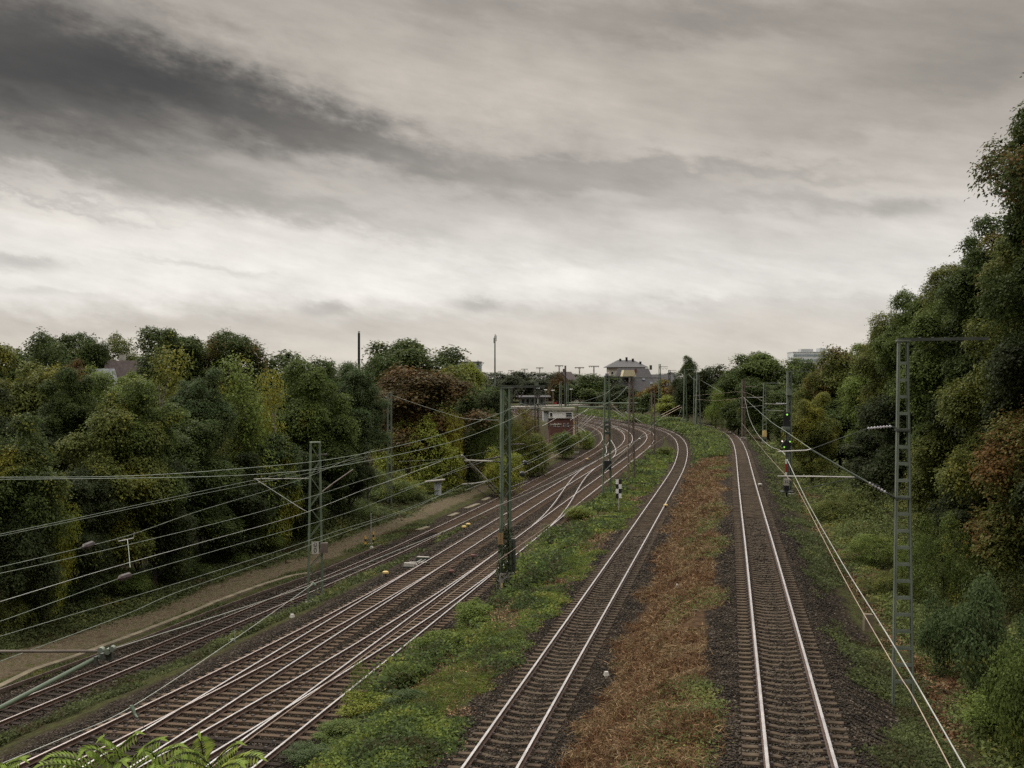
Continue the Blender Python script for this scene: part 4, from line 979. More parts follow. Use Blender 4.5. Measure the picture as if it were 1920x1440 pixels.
# T-shaped feeder masts on the horizon
for i, (px, top, d, hw, nv, lb) in enumerate([(921, 698.5, 900, 4, 2, 'farthest tiny T-shaped mast, beside the phone mast'), (938, 696.5, 820, 5, 4, 'tiny T-shaped mast, first right of the phone mast'), (958.5, 694.5, 740, 6, 4, 'small T-shaped mast, second right of the phone mast'), (983.5, 692, 660, 6.5, 4, 'small T-shaped mast over the gap in the far trees'),
        (1012, 689.5, 580, 7, 4, 'T-shaped mast above the station canopy'), (1048.5, 685.5, 500, 8, 4, 'T-shaped mast above the cluster of yard masts'), (1086.5, 689, 470, 9, 4, 'T-shaped mast left of the middle dark tree'), (1113.5, 686.5, 440, 10, 5, 'widest T-shaped mast, left of the cream hotel'),
        (882, 680.5, 420, 26, 6, 'long gantry beam with a row of V insulators above the yellow green treetop')]):
    t, _h = mast('feeder_mast', lb, px, d, top, .55, .42, 'lattice', 'steel_dark', .4, 0, .16, 3.0, base=0.0, foot=False)
    arm = MB(); arm.bar(rel(t, P(px - hw, top, d)), rel(t, P(px + hw, top, d)), .22, .25); arm.build('cross_beam', M['steel_dark'], t)
    for k in range(nv):
        xm = px - hw + (k + .5) * 2 * hw / nv; q = hw / nv * .7; z = 4.2 if hw < 20 else 5
        mb = MB()
        for s in (-1, 1): mb.bar(rel(t, P(xm + s * q, top, d)), rel(t, P(xm, top + z * (.6 if hw < 12 else 1), d)), .12, .12)
        mb.build('insulator_string', M['steel_dark'], t)

# ------------------------------------------------------------------ wires: each one a thing
def wire(label, pts, r=.016, mat='wire', n=5, group=None, sub=8):
    P0 = [P(*p) if not isinstance(p, Vector) else p for p in pts]
    Q = [P0[0]] + P0 + [P0[-1]]; out = []
    for i in range(1, len(Q) - 2):
        a, b, c, e = Q[i - 1:i + 3]
        for k in range(sub):
            t = k / sub
            out.append(0.5 * ((2 * b) + (c - a) * t + (2 * a - 5 * b + 4 * c - e) * t * t + (3 * b - a - 3 * c + e) * t ** 3))
    out.append(P0[-1]); r *= .66
    loc = out[0]; mb = MB(); mb.path([p - loc for p in out], r, n)
    o = mb.build('overhead_wire', M[mat]); o.location = loc
    return tag(o, label, 'wire', group)
wire('upper of twin feeder wires ending at the left V insulator of the tall mast', [(-120, 897, 35), (0, 895, 38), (233, 892.7, 41), (433, 880, 46), (640, 858, 53), (813, 818.7, 60), (940, 773.7, 65), (974, 756, 66)], .02)
wire('lower of twin feeder wires ending at the right V insulator of the tall mast', [(-120, 900, 35), (0, 899, 38), (333, 895, 44), (500, 888, 48), (640, 873, 53), (841, 830, 60), (954, 787.8, 65), (1008.5, 756, 66)], .02)
wire('feeder wire sagging beyond the left V insulator of the tall mast', [(974, 756, 66), (1020, 765, 80), (1071, 759, 95), (1131, 740, 109), (1153, 723, 112)], .02)
wire('feeder wire sagging beyond the right V insulator of the tall mast', [(1008.5, 756, 66), (1050, 775, 82), (1085, 775, 95), (1150, 750, 109), (1177, 724, 112)], .02)
wire('upper of a close wire pair crossing the left wood below the twin feeders', [(-100, 1022, 35), (0, 1001.5, 38), (150, 970, 43), (300, 937.5, 48), (476.7, 900, 56), (580, 880, 63), (690, 855, 75)], .014)
wire('lower of a close wire pair crossing the left wood below the twin feeders', [(-100, 1025, 35), (0, 1005, 38), (150, 974, 43), (300, 942, 48), (480, 906, 56), (580, 887, 63), (690, 858, 75)], .014)
w4 = wire('wire with a brown pot insulator and square spreader at the left edge', [(-100, 1086, 33), (0, 1063, 36), (153, 1027, 40), (253, 1000, 44), (367, 960, 49), (500, 920, 57), (580, 893, 64), (653, 861, 78), (702, 842, 92)], .016)
def on_wire(o, name, pts, r, mat):
    mb = MB(); mb.path([p - o.location for p in pts], r, 8); return mb.build(name, M[mat], o)
on_wire(w4, 'pot_insulator', [P(153, 1027, 40), P(157, 1025.5, 40.2), P(159, 1025, 40.3), P(172, 1020, 40.8), P(174, 1019.5, 40.9), P(178, 1018.5, 41)], [.04, .05, .12, .12, .05, .03], 'insul')
wire('wire running to the outer tip of the white cantilever on the tall mast', [(-100, 1092, 31), (0, 1075, 34), (233, 1023, 40), (467, 965, 48), (602, 925.6, 54), (700, 894.6, 58), (813, 866.5, 63), (864, 853, 64)], .015)
wire('wire joining the cantilever wire from below near the golden brown bush', [(-100, 1156, 28), (0, 1128, 31), (200, 1067, 36), (367, 1020, 41), (567, 963, 50), (680, 919, 57), (740, 898, 60), (829, 864, 63.5)], .015, 'wire_light')
w7 = wire('wire with a long brown insulator below the square spreader', [(-100, 1196, 27), (0, 1165, 30), (200, 1093, 35), (250, 1077, 36.5), (430, 1025, 42), (640, 965, 50), (747, 925, 57), (873, 873, 64), (911, 861.5, 65.8)], .014)
on_wire(w7, 'pot_insulator', [P(222, 1086, 35.7), P(226, 1084, 35.8), P(229, 1083, 35.9), P(242, 1079, 36.2), P(244, 1078.5, 36.3)], [.03, .1, .11, .11, .03], 'insul')
wire('wire crossing low over the bushes to the foot insulator of the tall mast', [(-100, 1223, 26), (0, 1193, 29), (167, 1143, 33), (333, 1093, 38), (500, 1040, 44), (640, 993, 50), (735, 964, 55), (787, 944, 59), (864, 915, 64), (940, 893, 66)], .014)
wire('lowest wire over the dirt path ending at the registration arm of the tall mast', [(-100, 1277, 25), (0, 1240, 27), (233, 1153, 32), (333, 1110, 36), (500, 1052, 42), (640, 1000, 48), (780, 950, 57), (866, 908, 64)], .014)
wd = wire('light contact wire over the siding running from the thick tube joint', [(210, 1217, 22), (400, 1157, 26.5), (587, 1095, 34), (720, 1042, 41), (830, 997, 47), (937, 947, 56), (1000, 920, 62), (1100, 873, 78), (1220, 812, 112)], .017, 'wire_light')
wc = wire('light wire dropping to the lower left with a clamp and a dark hanger', [(-60, 1462, 19.5), (0, 1433, 20.5), (120, 1383, 21.5), (247, 1325, 22.5), (437, 1200, 27), (587, 1095, 34)], .013, 'wire_light')
on_wire(wc, 'clamp', [P(244, 1325, 22.5), P(247, 1325, 22.5), P(253, 1340, 22.4), P(258, 1346, 22.3)], [.03, .05, .03, .02], 'steel_green')
on_wire(wc, 'dropper', [P(256, 1344, 22.3), P(278, 1375, 22.1), P(320, 1440, 21.8), P(336, 1470, 21.6)], .006, 'steel_dark')
on_wire(wc, 'clamp', [P(432, 1200, 27), P(437, 1200, 27), P(441, 1204, 27)], [.02, .05, .02], 'steel_grey')
on_wire(wd, 'clamp', [P(583, 1096, 34), P(587, 1095, 34), P(592, 1098, 34)], [.03, .07, .03], 'steel_green')
on_wire(wd, 'dropper', [P(437, 1146, 27.8), P(440, 1180, 27.9), P(441, 1200, 27)], .005, 'steel_dark')
wire('thin warm wire hanging over the middle track', [Vector((float(TX(2, d)), d, float(TZ(2, d)) + 5.6 + .1 * math.sin(d * .09))) for d in (12, 18, 25, 33, 45, 60, 80, 100, 125, 150, 175)], .010, 'wire_warm')
wire('sagging carrier wire over the middle track', [Vector((float(TX(2, d)), d, float(TZ(2, d)) + z)) for d, z in ((60, 6.2), (75, 6.7), (95, 7.3), (112, 7.6), (130, 6.9), (150, 6.9), (170, 7.5))], .012)
for k, lb in ((3, 'the bright track next to the weed strip'), (4, 'the bright track next to the siding')):
    wire('contact wire over ' + lb + ', beyond the tall mast', [Vector((float(TX(k, d)), d, 5.6 + .05 * math.sin(d))) for d in (66, 80, 95, 112, 130, 150, 169, 195, 225)], .012, 'wire_light')
    wire('carrier wire over ' + lb + ', sagging between far masts', [Vector((float(TX(k, d)), d, z)) for d, z in ((66, 7.3), (78, 6.6), (90, 6.3), (102, 6.7), (112, 7.3), (125, 6.6), (140, 6.2), (155, 6.6), (169, 7.2), (200, 6.2), (230, 7.2))], .012)
wire('curved light carrier wire of the right track, kinked at the cantilever', [(1840, 1500, 8), (1809, 1440, 8.8), (1674, 1207, 13), (1580, 1057, 19), (1520, 952, 26.5), (1494, 900, 30.5), (1477, 864, 32.4), (1466, 846.5, 33), (1440, 834, 40), (1418, 810, 53), (1404, 780, 72), (1396, 745, 97)], .012, 'wire_light')
wire('straight warm contact wire of the right track', [(1812, 1500, 8.8), (1782, 1440, 9.8), (1711, 1305, 12.1), (1674, 1245, 13.6), (1580, 1080, 20), (1494, 915, 30.5), (1474, 892, 33), (1437, 851, 52), (1412, 820, 75), (1391, 793, 98)], .010, 'wire_warm')
wire('straight grey wire slanting down to the cantilever of the ladder mast', [(1392, 743, 97), (1440, 786, 60), (1469, 806, 46), (1521, 842, 33)], .014)
wire('upper wire from the rusty twin-post mast towards the bend', [(1300, 742, 225), (1345, 738, 215), (1393, 735, 205), (1430, 752, 150)], .02, 'wire_warm')
wire('lower wire from the rusty twin-post mast towards the bend', [(1300, 748, 225), (1345, 751, 215), (1393, 745, 205)], .02, 'wire_warm')
wire('pale wire hanging in a deep bow beside the rusty twin-post mast', [(1387, 744, 204), (1388, 760, 204), (1393, 764, 204), (1430, 760, 170)], .025, 'wire_light')
wire('long guy wire from the grey post down to the tall mast', [(735, 741, 118), (780, 757, 105), (840, 776, 92), (875, 785, 82), (940, 788, 72)], .022)
wire('bow wire from the A-shaped mast to the mast under the poplar-like tree', [(1291, 700, 256), (1297, 708, 250), (1304, 712, 240)], .03)
wire('bow wire hanging right of the A-shaped mast', [(1314, 713, 232), (1330, 722, 226), (1352, 735, 220)], .03)
wire('faint wire crossing in front of the far orange tree', [(1060, 776, 196), (1120, 757, 180), (1160, 735, 150), (1176, 725, 118)], .018)

# thick cantilever in the lower left corner, held by a mast outside the frame
cx = empty('cantilever', P(-160, 1430, 20), 'thick green cantilever tube with its joint reaching in at the lower left edge', 'cantilever')
part_path(cx, 'main_tube', [P(-160, 1415, 19.5), P(0, 1327, 20.4), P(205, 1221, 21.8)], .042, 'steel_green', 12)
part_path(cx, 'top_tube', [P(-160, 1222, 20.8), P(0, 1221.5, 21.2), P(186, 1221, 21.7)], .028, 'steel_brown', 10)
mb = MB()
for x, y, r in ((190, 1219, .06), (203, 1221, .06), (211, 1216, .055)):
    c = rel(cx, P(x, y, 21.7)); mb.path([c - Vector((0, .06, 0)), c + Vector((0, .06, 0))], r, 10)
mb.build('joint', M['steel_grey'], cx)
mb = MB(); mb.box(rel(cx, P(205, 1228, 21.8)), (.12, .1, .2)); mb.build('wire_holder', M['steel_dark'], cx)
for k, (x, y) in enumerate(((150, 1249), (162, 1243))):
    mb = MB(); mb.box(rel(cx, P(x + 30, y - 12, 21.5)), (.05, .1, .13)); mb.build('clamp_band', M['steel_dark'], cx)
sp = empty('wire_spreader', P(238, 1010, 42), 'small pale square spreader frame hanging between two wires over the left wood', 'spreader')
part_path(sp, 'frame', [P(220, 1008, 41.6), P(222, 1015, 41.6), P(250, 1009, 42.4), P(252, 998, 42.4)], .02, 'alu', 6)
part_path(sp, 'hanger_rod', [P(239, 1012, 42), P(242, 1040, 41), P(244, 1064, 39)], .012, 'wire', 6)

# ------------------------------------------------------------------ light signal
sx, sd = (1474.5 - CX) * 96 / F, 96.0
sg = empty('light_signal', (sx, sd, gz(sx, sd)), 'black railway light signal with green lamps and a red and white mast plate', 'signal')
def sgb(name, x, y, w, h, dep, mat, d=96.0, rot=None):
    mb = MB(); mb.box(rel(sg, P(x, y, d)), (w * 96 / F, dep, h * 96 / F), rot); return mb.build(name, M[mat], sg)
sgb('post', 1475, 866, 2.6, 130, .12, 'steel_dark', 96.2)
hd = sgb('upper_screen', 1474.6, 788, 12.4, 30, .10, 'black')
sgb('hood', 1473.5, 803, 14, 5, .5, 'steel_grey', 95.8)
sgb('bracket', 1473, 808.5, 17, 1.6, .5, 'steel_dark', 95.9)
lo = sgb('lower_screen', 1474.5, 834.5, 15, 15, .10, 'black', 96.0, Matrix.Rotation(math.radians(38), 3, 'Y'))
def lamp(x, y, r, mat, par):
    r *= .8
    mb = MB(); c = rel(sg, P(x, y, 95.93)); mb.path([c + Vector((0, .02, 0)), c - Vector((0, .03, 0))], r, 12); mb.build('lamp', M[mat], par)
    mb = MB(); c2 = rel(sg, P(x, y - 2.2, 95.9)); mb.box(c2, (r * 2.4, .22, .02)); mb.build('lamp_hood', M['black'], par)
lamp(1475.8, 777.3, .09, 'lamp_green', hd)
for x, y, mm in ((1466.7, 827.3, 'lamp_white'), (1481.3, 828, 'lamp_green'), (1470.4, 838.3, 'lamp_green')): lamp(x, y, .075, mm, lo)
for y0, y1, mm, nm in ((861, 869.5, 'white', 'mast_plate'), (869.5, 885.5, 'red', 'mast_plate'), (885.5, 893.5, 'white', 'mast_plate')):
    o = sgb(nm, 1474, (y0 + y1) / 2, 3.4, y1 - y0 - .1, .03, mm, 95.85); o['label'] = 'red band' if mm == 'red' else 'white band'
pl = sgb('number_plate', 1474.3, 903.5, 9.6, 13.5, .03, 'offwhite', 95.8)
text_obj('32', 'lettering', .34, M['black'], pl, rel(sg, P(1474.3, 903.5, 95.8)) + Vector((0, -.022, 0)))
sgb('switch_cabinet', 1474, 915, 9, 10, .4, 'black', 96.0)
sgb('platform', 1475, 922, 24, 2.2, .8, 'steel_dark', 96.0)
sgb('ladder', 1478.6, 845, 1.2, 90, .06, 'steel_dark', 96.3)

# checkered board
bx, bd = (1160 - CX) * 98 / F, 98.0
ck = empty('checkered_board', (bx, bd, gz(bx, bd)), 'black and white checkered board on a thin white post in the weed strip', 'trackside sign')
zt = HC - (899 - HY) * bd / F - gz(bx, bd); zb = HC - (934 - HY) * bd / F - gz(bx, bd)
mb = MB(); mb.path([(0, .03, -.3), (0, .03, zb + .2)], .035, 8); mb.build('post', M['offwhite'], ck)
mb = MB(); h = (zt - zb) / 4; wq = .26
for r in range(4):
    for c in range(2): mb.box(((c - .5) * wq, 0, zt - (r + .5) * h), (wq, .025, h), None, (r + c) % 2)
mb.build('board', [M['white'], M['black']], ck)

# ------------------------------------------------------------------ small trackside things
def gp(px, py):
    """the ground point seen at a pixel"""
    d = 20.0
    while d < 900:
        X = (px - CX) * d / F
        if gz(X, d) >= HC - (py - HY) * d / F: break
        d += .25
    return Vector(((px - CX) * d / F, d, gz((px - CX) * d / F, d)))
def switch_motor(px, py, s, rz, label, sc=1.0):
    p = gp(px, py); r = empty('switch_machine', p, label, 'switch machine', rz=rz)
    mb = MB(); mb.box((-.5 * s, -.75, .17), (.75, .3, .3), taper=(.95, .8)); mb.build('motor_cover', M['offwhite'], r)
    mb = MB(); mb.box((-.5 * s, -.75, .02), (.85, .36, .16)); mb.build('base_plate', M['steel_dark'], r)
    mb = MB(); mb.path([(-.08 * s, -.85, .16), (-.08 * s, -.62, .16)], .12, 12); mb.build('gear_end', M['alu'], r)
    for y in (-.45, .45):
        mb = MB(); mb.bar((-.9 * s, y, .05), (.5 * s, y, .05), .26, .16); mb.build('timber', M['wood_old'], r)
    for x in (-.32, -.05):
        mb = MB(); mb.bar((x * s, -.3, .2), (x * s, 1.5, .2), .06, .05); mb.build('rod', M['alu'], r)
    mb = MB(); mb.bar((-.8 * s, 0.2, .22), (.4 * s, .2, .22), .07, .05); mb.build('cross_rod', M['offwhite'], r)
    mb = MB(); mb.box((-.3 * s, 1.6, .16), (.9, .35, .3)); mb.build('lock_box', M['steel_dark'], r)
    mb = MB(); mb.box((-.3 * s, 1.58, .34), (.8, .2, .05)); mb.build('lock_lid', M['offwhite'], r)
    return r
switch_motor(788, 1062, 1, -.22, 'switch machine with white cover and rods left of the bright track by the siding')
switch_motor(972, 1062, -1, -.22, 'switch machine with white cover partly behind the foot of the tall mast')
def small(name, label, cat, px, py, build, group=None):
    r = empty(name, gp(px, py), label, cat, group); build(r); return r
def balise(mat):
    def f(r):
        mb = MB(); mb.path([(0, 0, -.1), (0, 0, .2)], .05, 8); mb.build('stub_post', M['steel_dark'], r)
        mb = MB(); mb.prof([(0, 0, .18), (0, 0, .22), (0, 0, .32), (0, 0, .36)], [.12, .2, .19, .1], 10); mb.build('cap', M[mat], r)
    return f
for px, py, mat, lb in ((870, 994, 'yellow_pale', 'pair of yellow connection caps beside the siding, left one'), (878, 989, 'yellow_pale', 'pair of yellow connection caps beside the siding, right one'), (723, 1082, 'yellow_pale', 'yellow cap between siding and bright tracks near the switch machine'),
        (1248, 953, 'yellow_pale', 'yellow cap right beside the middle track'), (887, 1050, 'brick', 'reddish cap between the two bright tracks, nearer the tall mast'), (846, 1080, 'brick', 'reddish cap between the two bright tracks, farther left'),
        (1101, 864, 'yellow_pale', 'yellow cap between siding and bright tracks beyond the tall mast'), (1199, 825, 'white', 'white cap inside the far bend of the bright tracks'), (1425, 914, 'offwhite', 'small white topped box right of the right track')):
    small('connection_cap', lb, 'trackside cap', px, py, balise(mat))
def banded(r):
    for k in range(5):
        mb = MB(); mb.path([(0, 0, -.15 + .22 * k), (0, 0, .07 + .22 * k)], .075, 10); mb.build('band', M['yellow' if k % 2 == 0 else 'black'], r)
small('marker_post', 'yellow and black banded post on the dirt path, left of the grey post', 'post', 685, 1027, banded)
small('marker_post', 'yellow and black banded post on the dirt path, right of the grey post', 'post', 700, 1019, banded)
def grey_post(h, head=None):
    def f(r):
        mb = MB(); mb.path([(0, 0, -.3), (0, 0, h)], .06, 8); mb.build('post', M['alu'], r)
        if head: 
            mb = MB(); mb.box((0, 0, h - .1), (.25, .15, .35)); mb.build('head', M[head], r)
        mb = MB(); mb.box((0, 0, .03), (.4, .4, .1)); mb.build('base_block', M['concrete'], r)
    return f
small('grey_post', 'thin grey post standing between the two banded posts', 'post', 695.5, 1021, grey_post(2.6))
small('grey_post', 'short grey post left of a pale post near the slender twin-leg mast', 'post', 1006, 871, grey_post(2.6))
small('grey_post', 'pale post with dark head right of the slender twin-leg mast', 'post', 1016.5, 873, grey_post(3.0, 'black'))
def cabinet(r):
    mb = MB(); mb.box((0, 0, .85), (.75, .6, 1.7)); b = mb.build('body', M['graffiti'], r)
    mb = MB()
    for a, c in (((-.2, .5), (.0, 1.1)), ((0, 1.1), (.25, 1.35)), ((-.25, .9), (-.1, 1.5)), ((.05, .3), (-.12, .7)), ((.1, .9), (.3, 1.2))): mb.bar((a[0], -.302, a[1]), (c[0], -.302, c[1]), .012, .08, up=Vector((0, 1, 0)))
    mb.build('spray_paint', M['blue'], b)
    mb = MB(); mb.box((-.3, -.1, 1.76), (2.2, 1.2, .1), Matrix.Rotation(-.1, 3, 'Y')); mb.build('lid', M['concrete'], r)
small('sprayed_cabinet', 'grey cabinet with blue spray paint half hidden in the olive thicket', 'cabinet', 821, 930, cabinet)
def stone(r):
    mb = MB(); mb.box((0, 0, .25), (.34, .3, .9), Matrix.Rotation(.04, 3, 'Y'), taper=(.92, .92)); mb.build('block', M['concrete_warm'], r)
small('marker_stone', 'short grey marker stone leaning in the weeds right of the right track', 'marker stone', 1627, 1187, stone)
def litter(r):
    mb = MB()
    for k in range(7): mb.box((random.uniform(-.5, .5), random.uniform(-.4, .4), .08), (.16, .12, .1), Matrix.Rotation(k, 3, 'Z'), k % 3)
    mb.build('scraps', [M['white'], M['red'], M['black']], r)
small('rubbish_heap', 'small heap of red, white and black rubbish on the brown embankment edge', 'rubbish', 1281, 946, litter)
def wstone(s):
    def f(r):
        mb = MB(); mb.box((0, 0, s * .3), (s, s * .8, s * .6), Matrix.Rotation(s * 7, 3, 'Z'), taper=(.6, .6)); mb.build('stone', M['offwhite'], r)
    return f
for px, py, s, lb in ((548, 1158, .3, 'pale scrap lying on the ballast right of the siding weeds'), (697, 1030, .35, 'pale flat stone at the foot of the thin grey post'), (1271, 1103, .25, 'white scrap on the brown embankment'), (1137, 1268, .25, 'pale scrap beside the middle track ballast')):
    small('pale_scrap', lb, 'scrap', px, py, wstone(s))
def dark_ball(px, py, d, lb):
    c = P(px, py, d); o = MB(); o.prof([(0, -.16, 0), (0, -.13, 0), (0, 0, 0), (0, .13, 0), (0, .16, 0)], [.02, .13, .18, .13, .02], 10)
    b = o.build('tension_weight', M['black']); b.location = c; tag(b, lb, 'weight')
dark_ball(979, 889, 66, 'dark round weight on a wire right of the tall mast, lower one'); dark_ball(984, 868, 72, 'dark round weight on a wire right of the tall mast, upper one')
wire('pale wire from the lower dark weight up towards the bend', [(982, 887, 66), (1020, 866, 78), (1090, 825, 110), (1130, 795, 150)], .018, 'wire_light')
wire('pale wire from the upper dark weight up towards the bend', [(960, 880, 66), (984, 868, 72), (1040, 838, 90), (1100, 800, 130)], .018)
# concrete duct lids along the path
def lids(pts, name, lb, w, group=None):
    for i, (a, b) in enumerate(pts):
        p, q = gp(*a), gp(*b); c = (p + q) / 2; L = (q - p).length
        mb = MB(); mb.bar(p - c, q - c, w, .14); o = mb.build(name, M['concrete_warm']); o.location = c + Vector((0, 0, .05)); tag(o, lb[i] if isinstance(lb, (list, tuple)) else lb, 'duct lid', group)
lids([((782, 996), (803, 990)), ((842, 970), (858, 964)), ((873, 955), (897, 946)), ((905, 940), (918, 934))], 'duct_lid',
     ['pale concrete lid beside the siding, nearest of four in a row', 'pale concrete lid beside the siding, second of four in a row', 'longest pale concrete lid beside the siding, left of the tall mast', 'pale concrete lid beside the siding, closest to the tall mast'], .5)
kp = [(-40, 1312), (0, 1292), (60, 1262), (150, 1232), (260, 1190), (350, 1155), (403, 1133), (450, 1115), (500, 1097), (547, 1082), (580, 1077)]
mb = MB(); g = [gp(*p) for p in kp]; o0 = g[0].copy()
for a, b in zip(g[:-1], g[1:]): mb.bar(a - o0, b - o0, .35, .16)
o = mb.build('path_kerb', M['concrete_warm']); o.location = o0 + Vector((0, 0, .05)); tag(o, kind='structure')
# old rail lying along the siding ballast
kp = [(-40, 1318), (0, 1301.7), (146.7, 1248), (280, 1197), (400, 1150), (490, 1115), (577, 1085), (640, 1058), (716, 1025)]
g = [gp(*p) for p in kp]; o0 = g[0].copy(); mb = MB()
for a, b in zip(g[:-1], g[1:]): mb.bar(a - o0, b - o0, .07, .17)
o = mb.build('old_rail', M['rail_dull']); o.location = o0 + Vector((0, 0, .1)); tag(o, 'rusty old rail lying along the edge between siding ballast and path verge', 'rail')

# ------------------------------------------------------------------ buildings
def win(root_wall, x, z, y, w, h, frame='white', pane='glass'):
    mb = MB(); mb.box((x, y, z), (w, .10, h)); f = mb.build('window', M[frame], root_wall)
    mb = MB(); mb.box((x, y - .055, z), (w * .8, .02, h * .84)); mb.build('pane', M[pane], f)
    return f
def house(name, label, px, ridge_y, d, w, dp, eave_drop, wallmat, roofmat, rz=0.0, chimneys=(), hip=0.0, base=-1.5, over=.5, wins=()):
    X = (px - CX) * d / F; zr = HC - (ridge_y - HY) * d / F
    r = empty(name, (X, d, base), label, 'house', rz=rz); H = zr - base; he = H - eave_drop
    mb = MB(); a, b = w / 2, dp / 2
    mb.add([(-a, -b, 0), (a, -b, 0), (a, b, 0), (-a, b, 0), (-a, -b, he), (a, -b, he), (a, b, he), (-a, b, he), (-a, 0, he + eave_drop * (1 - .02) * (0 if hip else 1)), (a, 0, he + eave_drop * (1 - .02) * (0 if hip else 1))],
           [(0, 1, 5, 4), (1, 2, 6, 9, 5), (2, 3, 7, 6), (3, 0, 4, 8, 7)])
    wl = mb.build('wall', M[wallmat], r)
    mb = MB(); A, B = a + over, b + over; k = max(.01, hip); dz = over * eave_drop / b
    vs = [(-A, -B, he - dz), (A, -B, he - dz), (A, B, he - dz), (-A, B, he - dz), (-A + k * (A), 0, H), (A - k * A, 0, H)]
    vs += [(x, y, z - .22) for x, y, z in vs]
    mb.add(vs, [(0, 1, 5, 4), (2, 3, 4, 5), (1, 2, 5), (3, 0, 4), (7, 6, 10, 11), (9, 8, 11, 10), (8, 7, 11), (6, 9, 10), (0, 6, 7, 1), (1, 7, 8, 2), (2, 8, 9, 3), (3, 9, 6, 0)])
    rf = mb.build('roof', M[roofmat], r)
    for x, y, h, mm in chimneys:
        mb = MB(); mb.box((x, y, H - abs(y) * eave_drop / b + h / 2 - .3), (.9, .7, h + .6)); mb.build('chimney', M[mm], rf)
    for x, z, ww, hh in wins: win(wl, x, z, -b - .02, ww, hh)
    return r, H, he
house('house', 'house with pale grey roof and white gable edge among the left treetops', 134, 691, 160, 11, 9, 3.6, 'plaster', 'slate_blue', .55, [(-3.5, 0, 1.4, 'white')], base=1.0)
house('house', 'house with dark brown gabled roof and small white chimney in the left wood', 243, 676, 165, 6.0, 6.5, 4.0, 'plaster', 'roof_brown', .35, [(-1.0, .6, 1.6, 'offwhite')], base=1.0)
house('house', 'house with grey roof and orange brick wall behind the weeping birch', 414, 693, 165, 6, 8, 3.4, 'brick_orange', 'roof_brown', .5, [(1.5, 0, .5, 'plaster')], base=.5)
# cream hotel block with hip roof
r, H, he = house('hotel', 'big cream building with a shallow hipped roof and chimneys above the far tracks', 1173, 675, 490, 15.5, 13, 2.6, 'plaster', 'slate', 0.0, [(.3, -1.0, 1.6, 'black'), (3.0, -1.5, 1.2, 'black'), (-2.4, -.6, .8, 'steel_dark'), (6.0, -4, .9, 'black')], hip=.62, base=0, over=1.3,
      wins=[(x, 12.6, 1.2, 1.5) for x in (-6.4, -4, 4, 6.4)] + [(x, 9.6, 1.3, 1.9) for x in (-6.4, -4, -1.6, 1.6, 4, 6.4)])
r2, H2b, he2 = house('house', 'dark mansard-roofed house with a yellow dormer gable in front of the cream hotel', 1187, 690.5, 440, 16, 14, 8.2, 'plaster_yellow', 'slate', 0.05, [(-1.6, -1.6, 1.3, 'brick'), (.8, -1.2, 1.2, 'brick'), (7.0, 0, 1.2, 'steel_dark')], hip=.30, base=0, over=.7,
      wins=[(x, 3.5, 1.4, 1.8) for x in (-6, -3, 0, 3, 6)])
mb = MB(); z0b = HC - (706 - HY) * 433 / F; z1b = HC - (694 - HY) * 433 / F; hw = 13 * 433 / F
mb.add([(-hw, 0, z0b), (hw, 0, z0b), (hw * .72, 0, z1b), (-hw * .72, 0, z1b), (-hw, 6, z0b), (hw, 6, z0b), (hw * .72, 6, z1b), (-hw * .72, 6, z1b)], [(0, 1, 2, 3), (1, 5, 6, 2), (4, 0, 3, 7), (3, 2, 6, 7), (5, 4, 7, 6)])
o = mb.build('dormer', M['plaster_yellow'], r2); o.location = ((1174 - 1187) * 440 / F, -7.6, 0)
for x, z in ((3.5, 10.2), (6.3, 8.6)): 
    mb = MB(); mb.box((x, -7 + (z - he2) * .8, z), (1.0, .5, 1.1), Matrix.Rotation(-.7, 3, 'X')); mb.build('skylight', M['slate_blue'], r2)
house('house', 'lower dark roofed house right of the mansard-roofed one', 1228, 702, 450, 14, 9, 4.0, 'plaster', 'slate', .1, [(-3, 0, 1.2, 'brick')], base=0)
house('house', 'far pale gabled house with a brown roof behind the yard masts', 1062, 697, 470, 7, 8, 4.2, 'plaster', 'roof_brown', 1.0, [(-2, 0, 1.2, 'brick')], base=0)
def block(name, label, x0, x1, top, d, dep, floors, fh, mats, extras=(), base=0.0, rz=0.0):
    X0, X1 = (x0 - CX) * d / F, (x1 - CX) * d / F; zt = HC - (top - HY) * d / F; w = X1 - X0
    r = empty(name, ((X0 + X1) / 2, d, base), label, 'building', rz=rz)
    mb = MB(); mb.box((0, dep / 2, (zt - base) / 2), (w, dep, zt - base)); wl = mb.build('wall', M[mats[0]], r)
    for k in range(floors):
        z = zt - base - fh * (k + .62)
        mb = MB(); mb.box((0, -.02, z), (w * .97, .12, fh * .42)); bnd = mb.build('window_band', M[mats[1]], wl)
        mb = MB()
        for j in range(1, 22): mb.box((-w * .485 + w * .97 * j / 22, -.09, z), (.12, .06, fh * .42))
        mb.build('mullion', M[mats[0]], bnd)
    mb = MB(); mb.box((0, dep / 2, zt - base + .15), (w + .4, dep + .4, .3)); mb.build('roof', M[mats[0]], r)
    for ex0, ex1, ey in extras:
        a, b = (ex0 - CX) * d / F, (ex1 - CX) * d / F; h = (top - ey) * d / F
        mb = MB(); mb.box(((a + b) / 2 - (X0 + X1) / 2, dep / 2, zt - base + .3 + h / 2), (b - a, dep * .5, h)); mb.build('roof_plant', M['facade_dim'], r)
    return r
block('office_block', 'white office block with glass bands peeping over the trees on the right', 1488, 1562, 660.5, 600, 18, 7, 3.6 * .46 * 1.6, ('facade', 'facade_band'), [(1506, 1528, 655), (1540, 1550, 653.5)], rz=-.06)
block('office_block', 'hazy grey flat-roofed block behind the trees left of the phone mast', 830, 902, 678.5, 700, 20, 6, 3.6, ('facade_dim', 'facade_band'), [(852, 858, 676.5)])
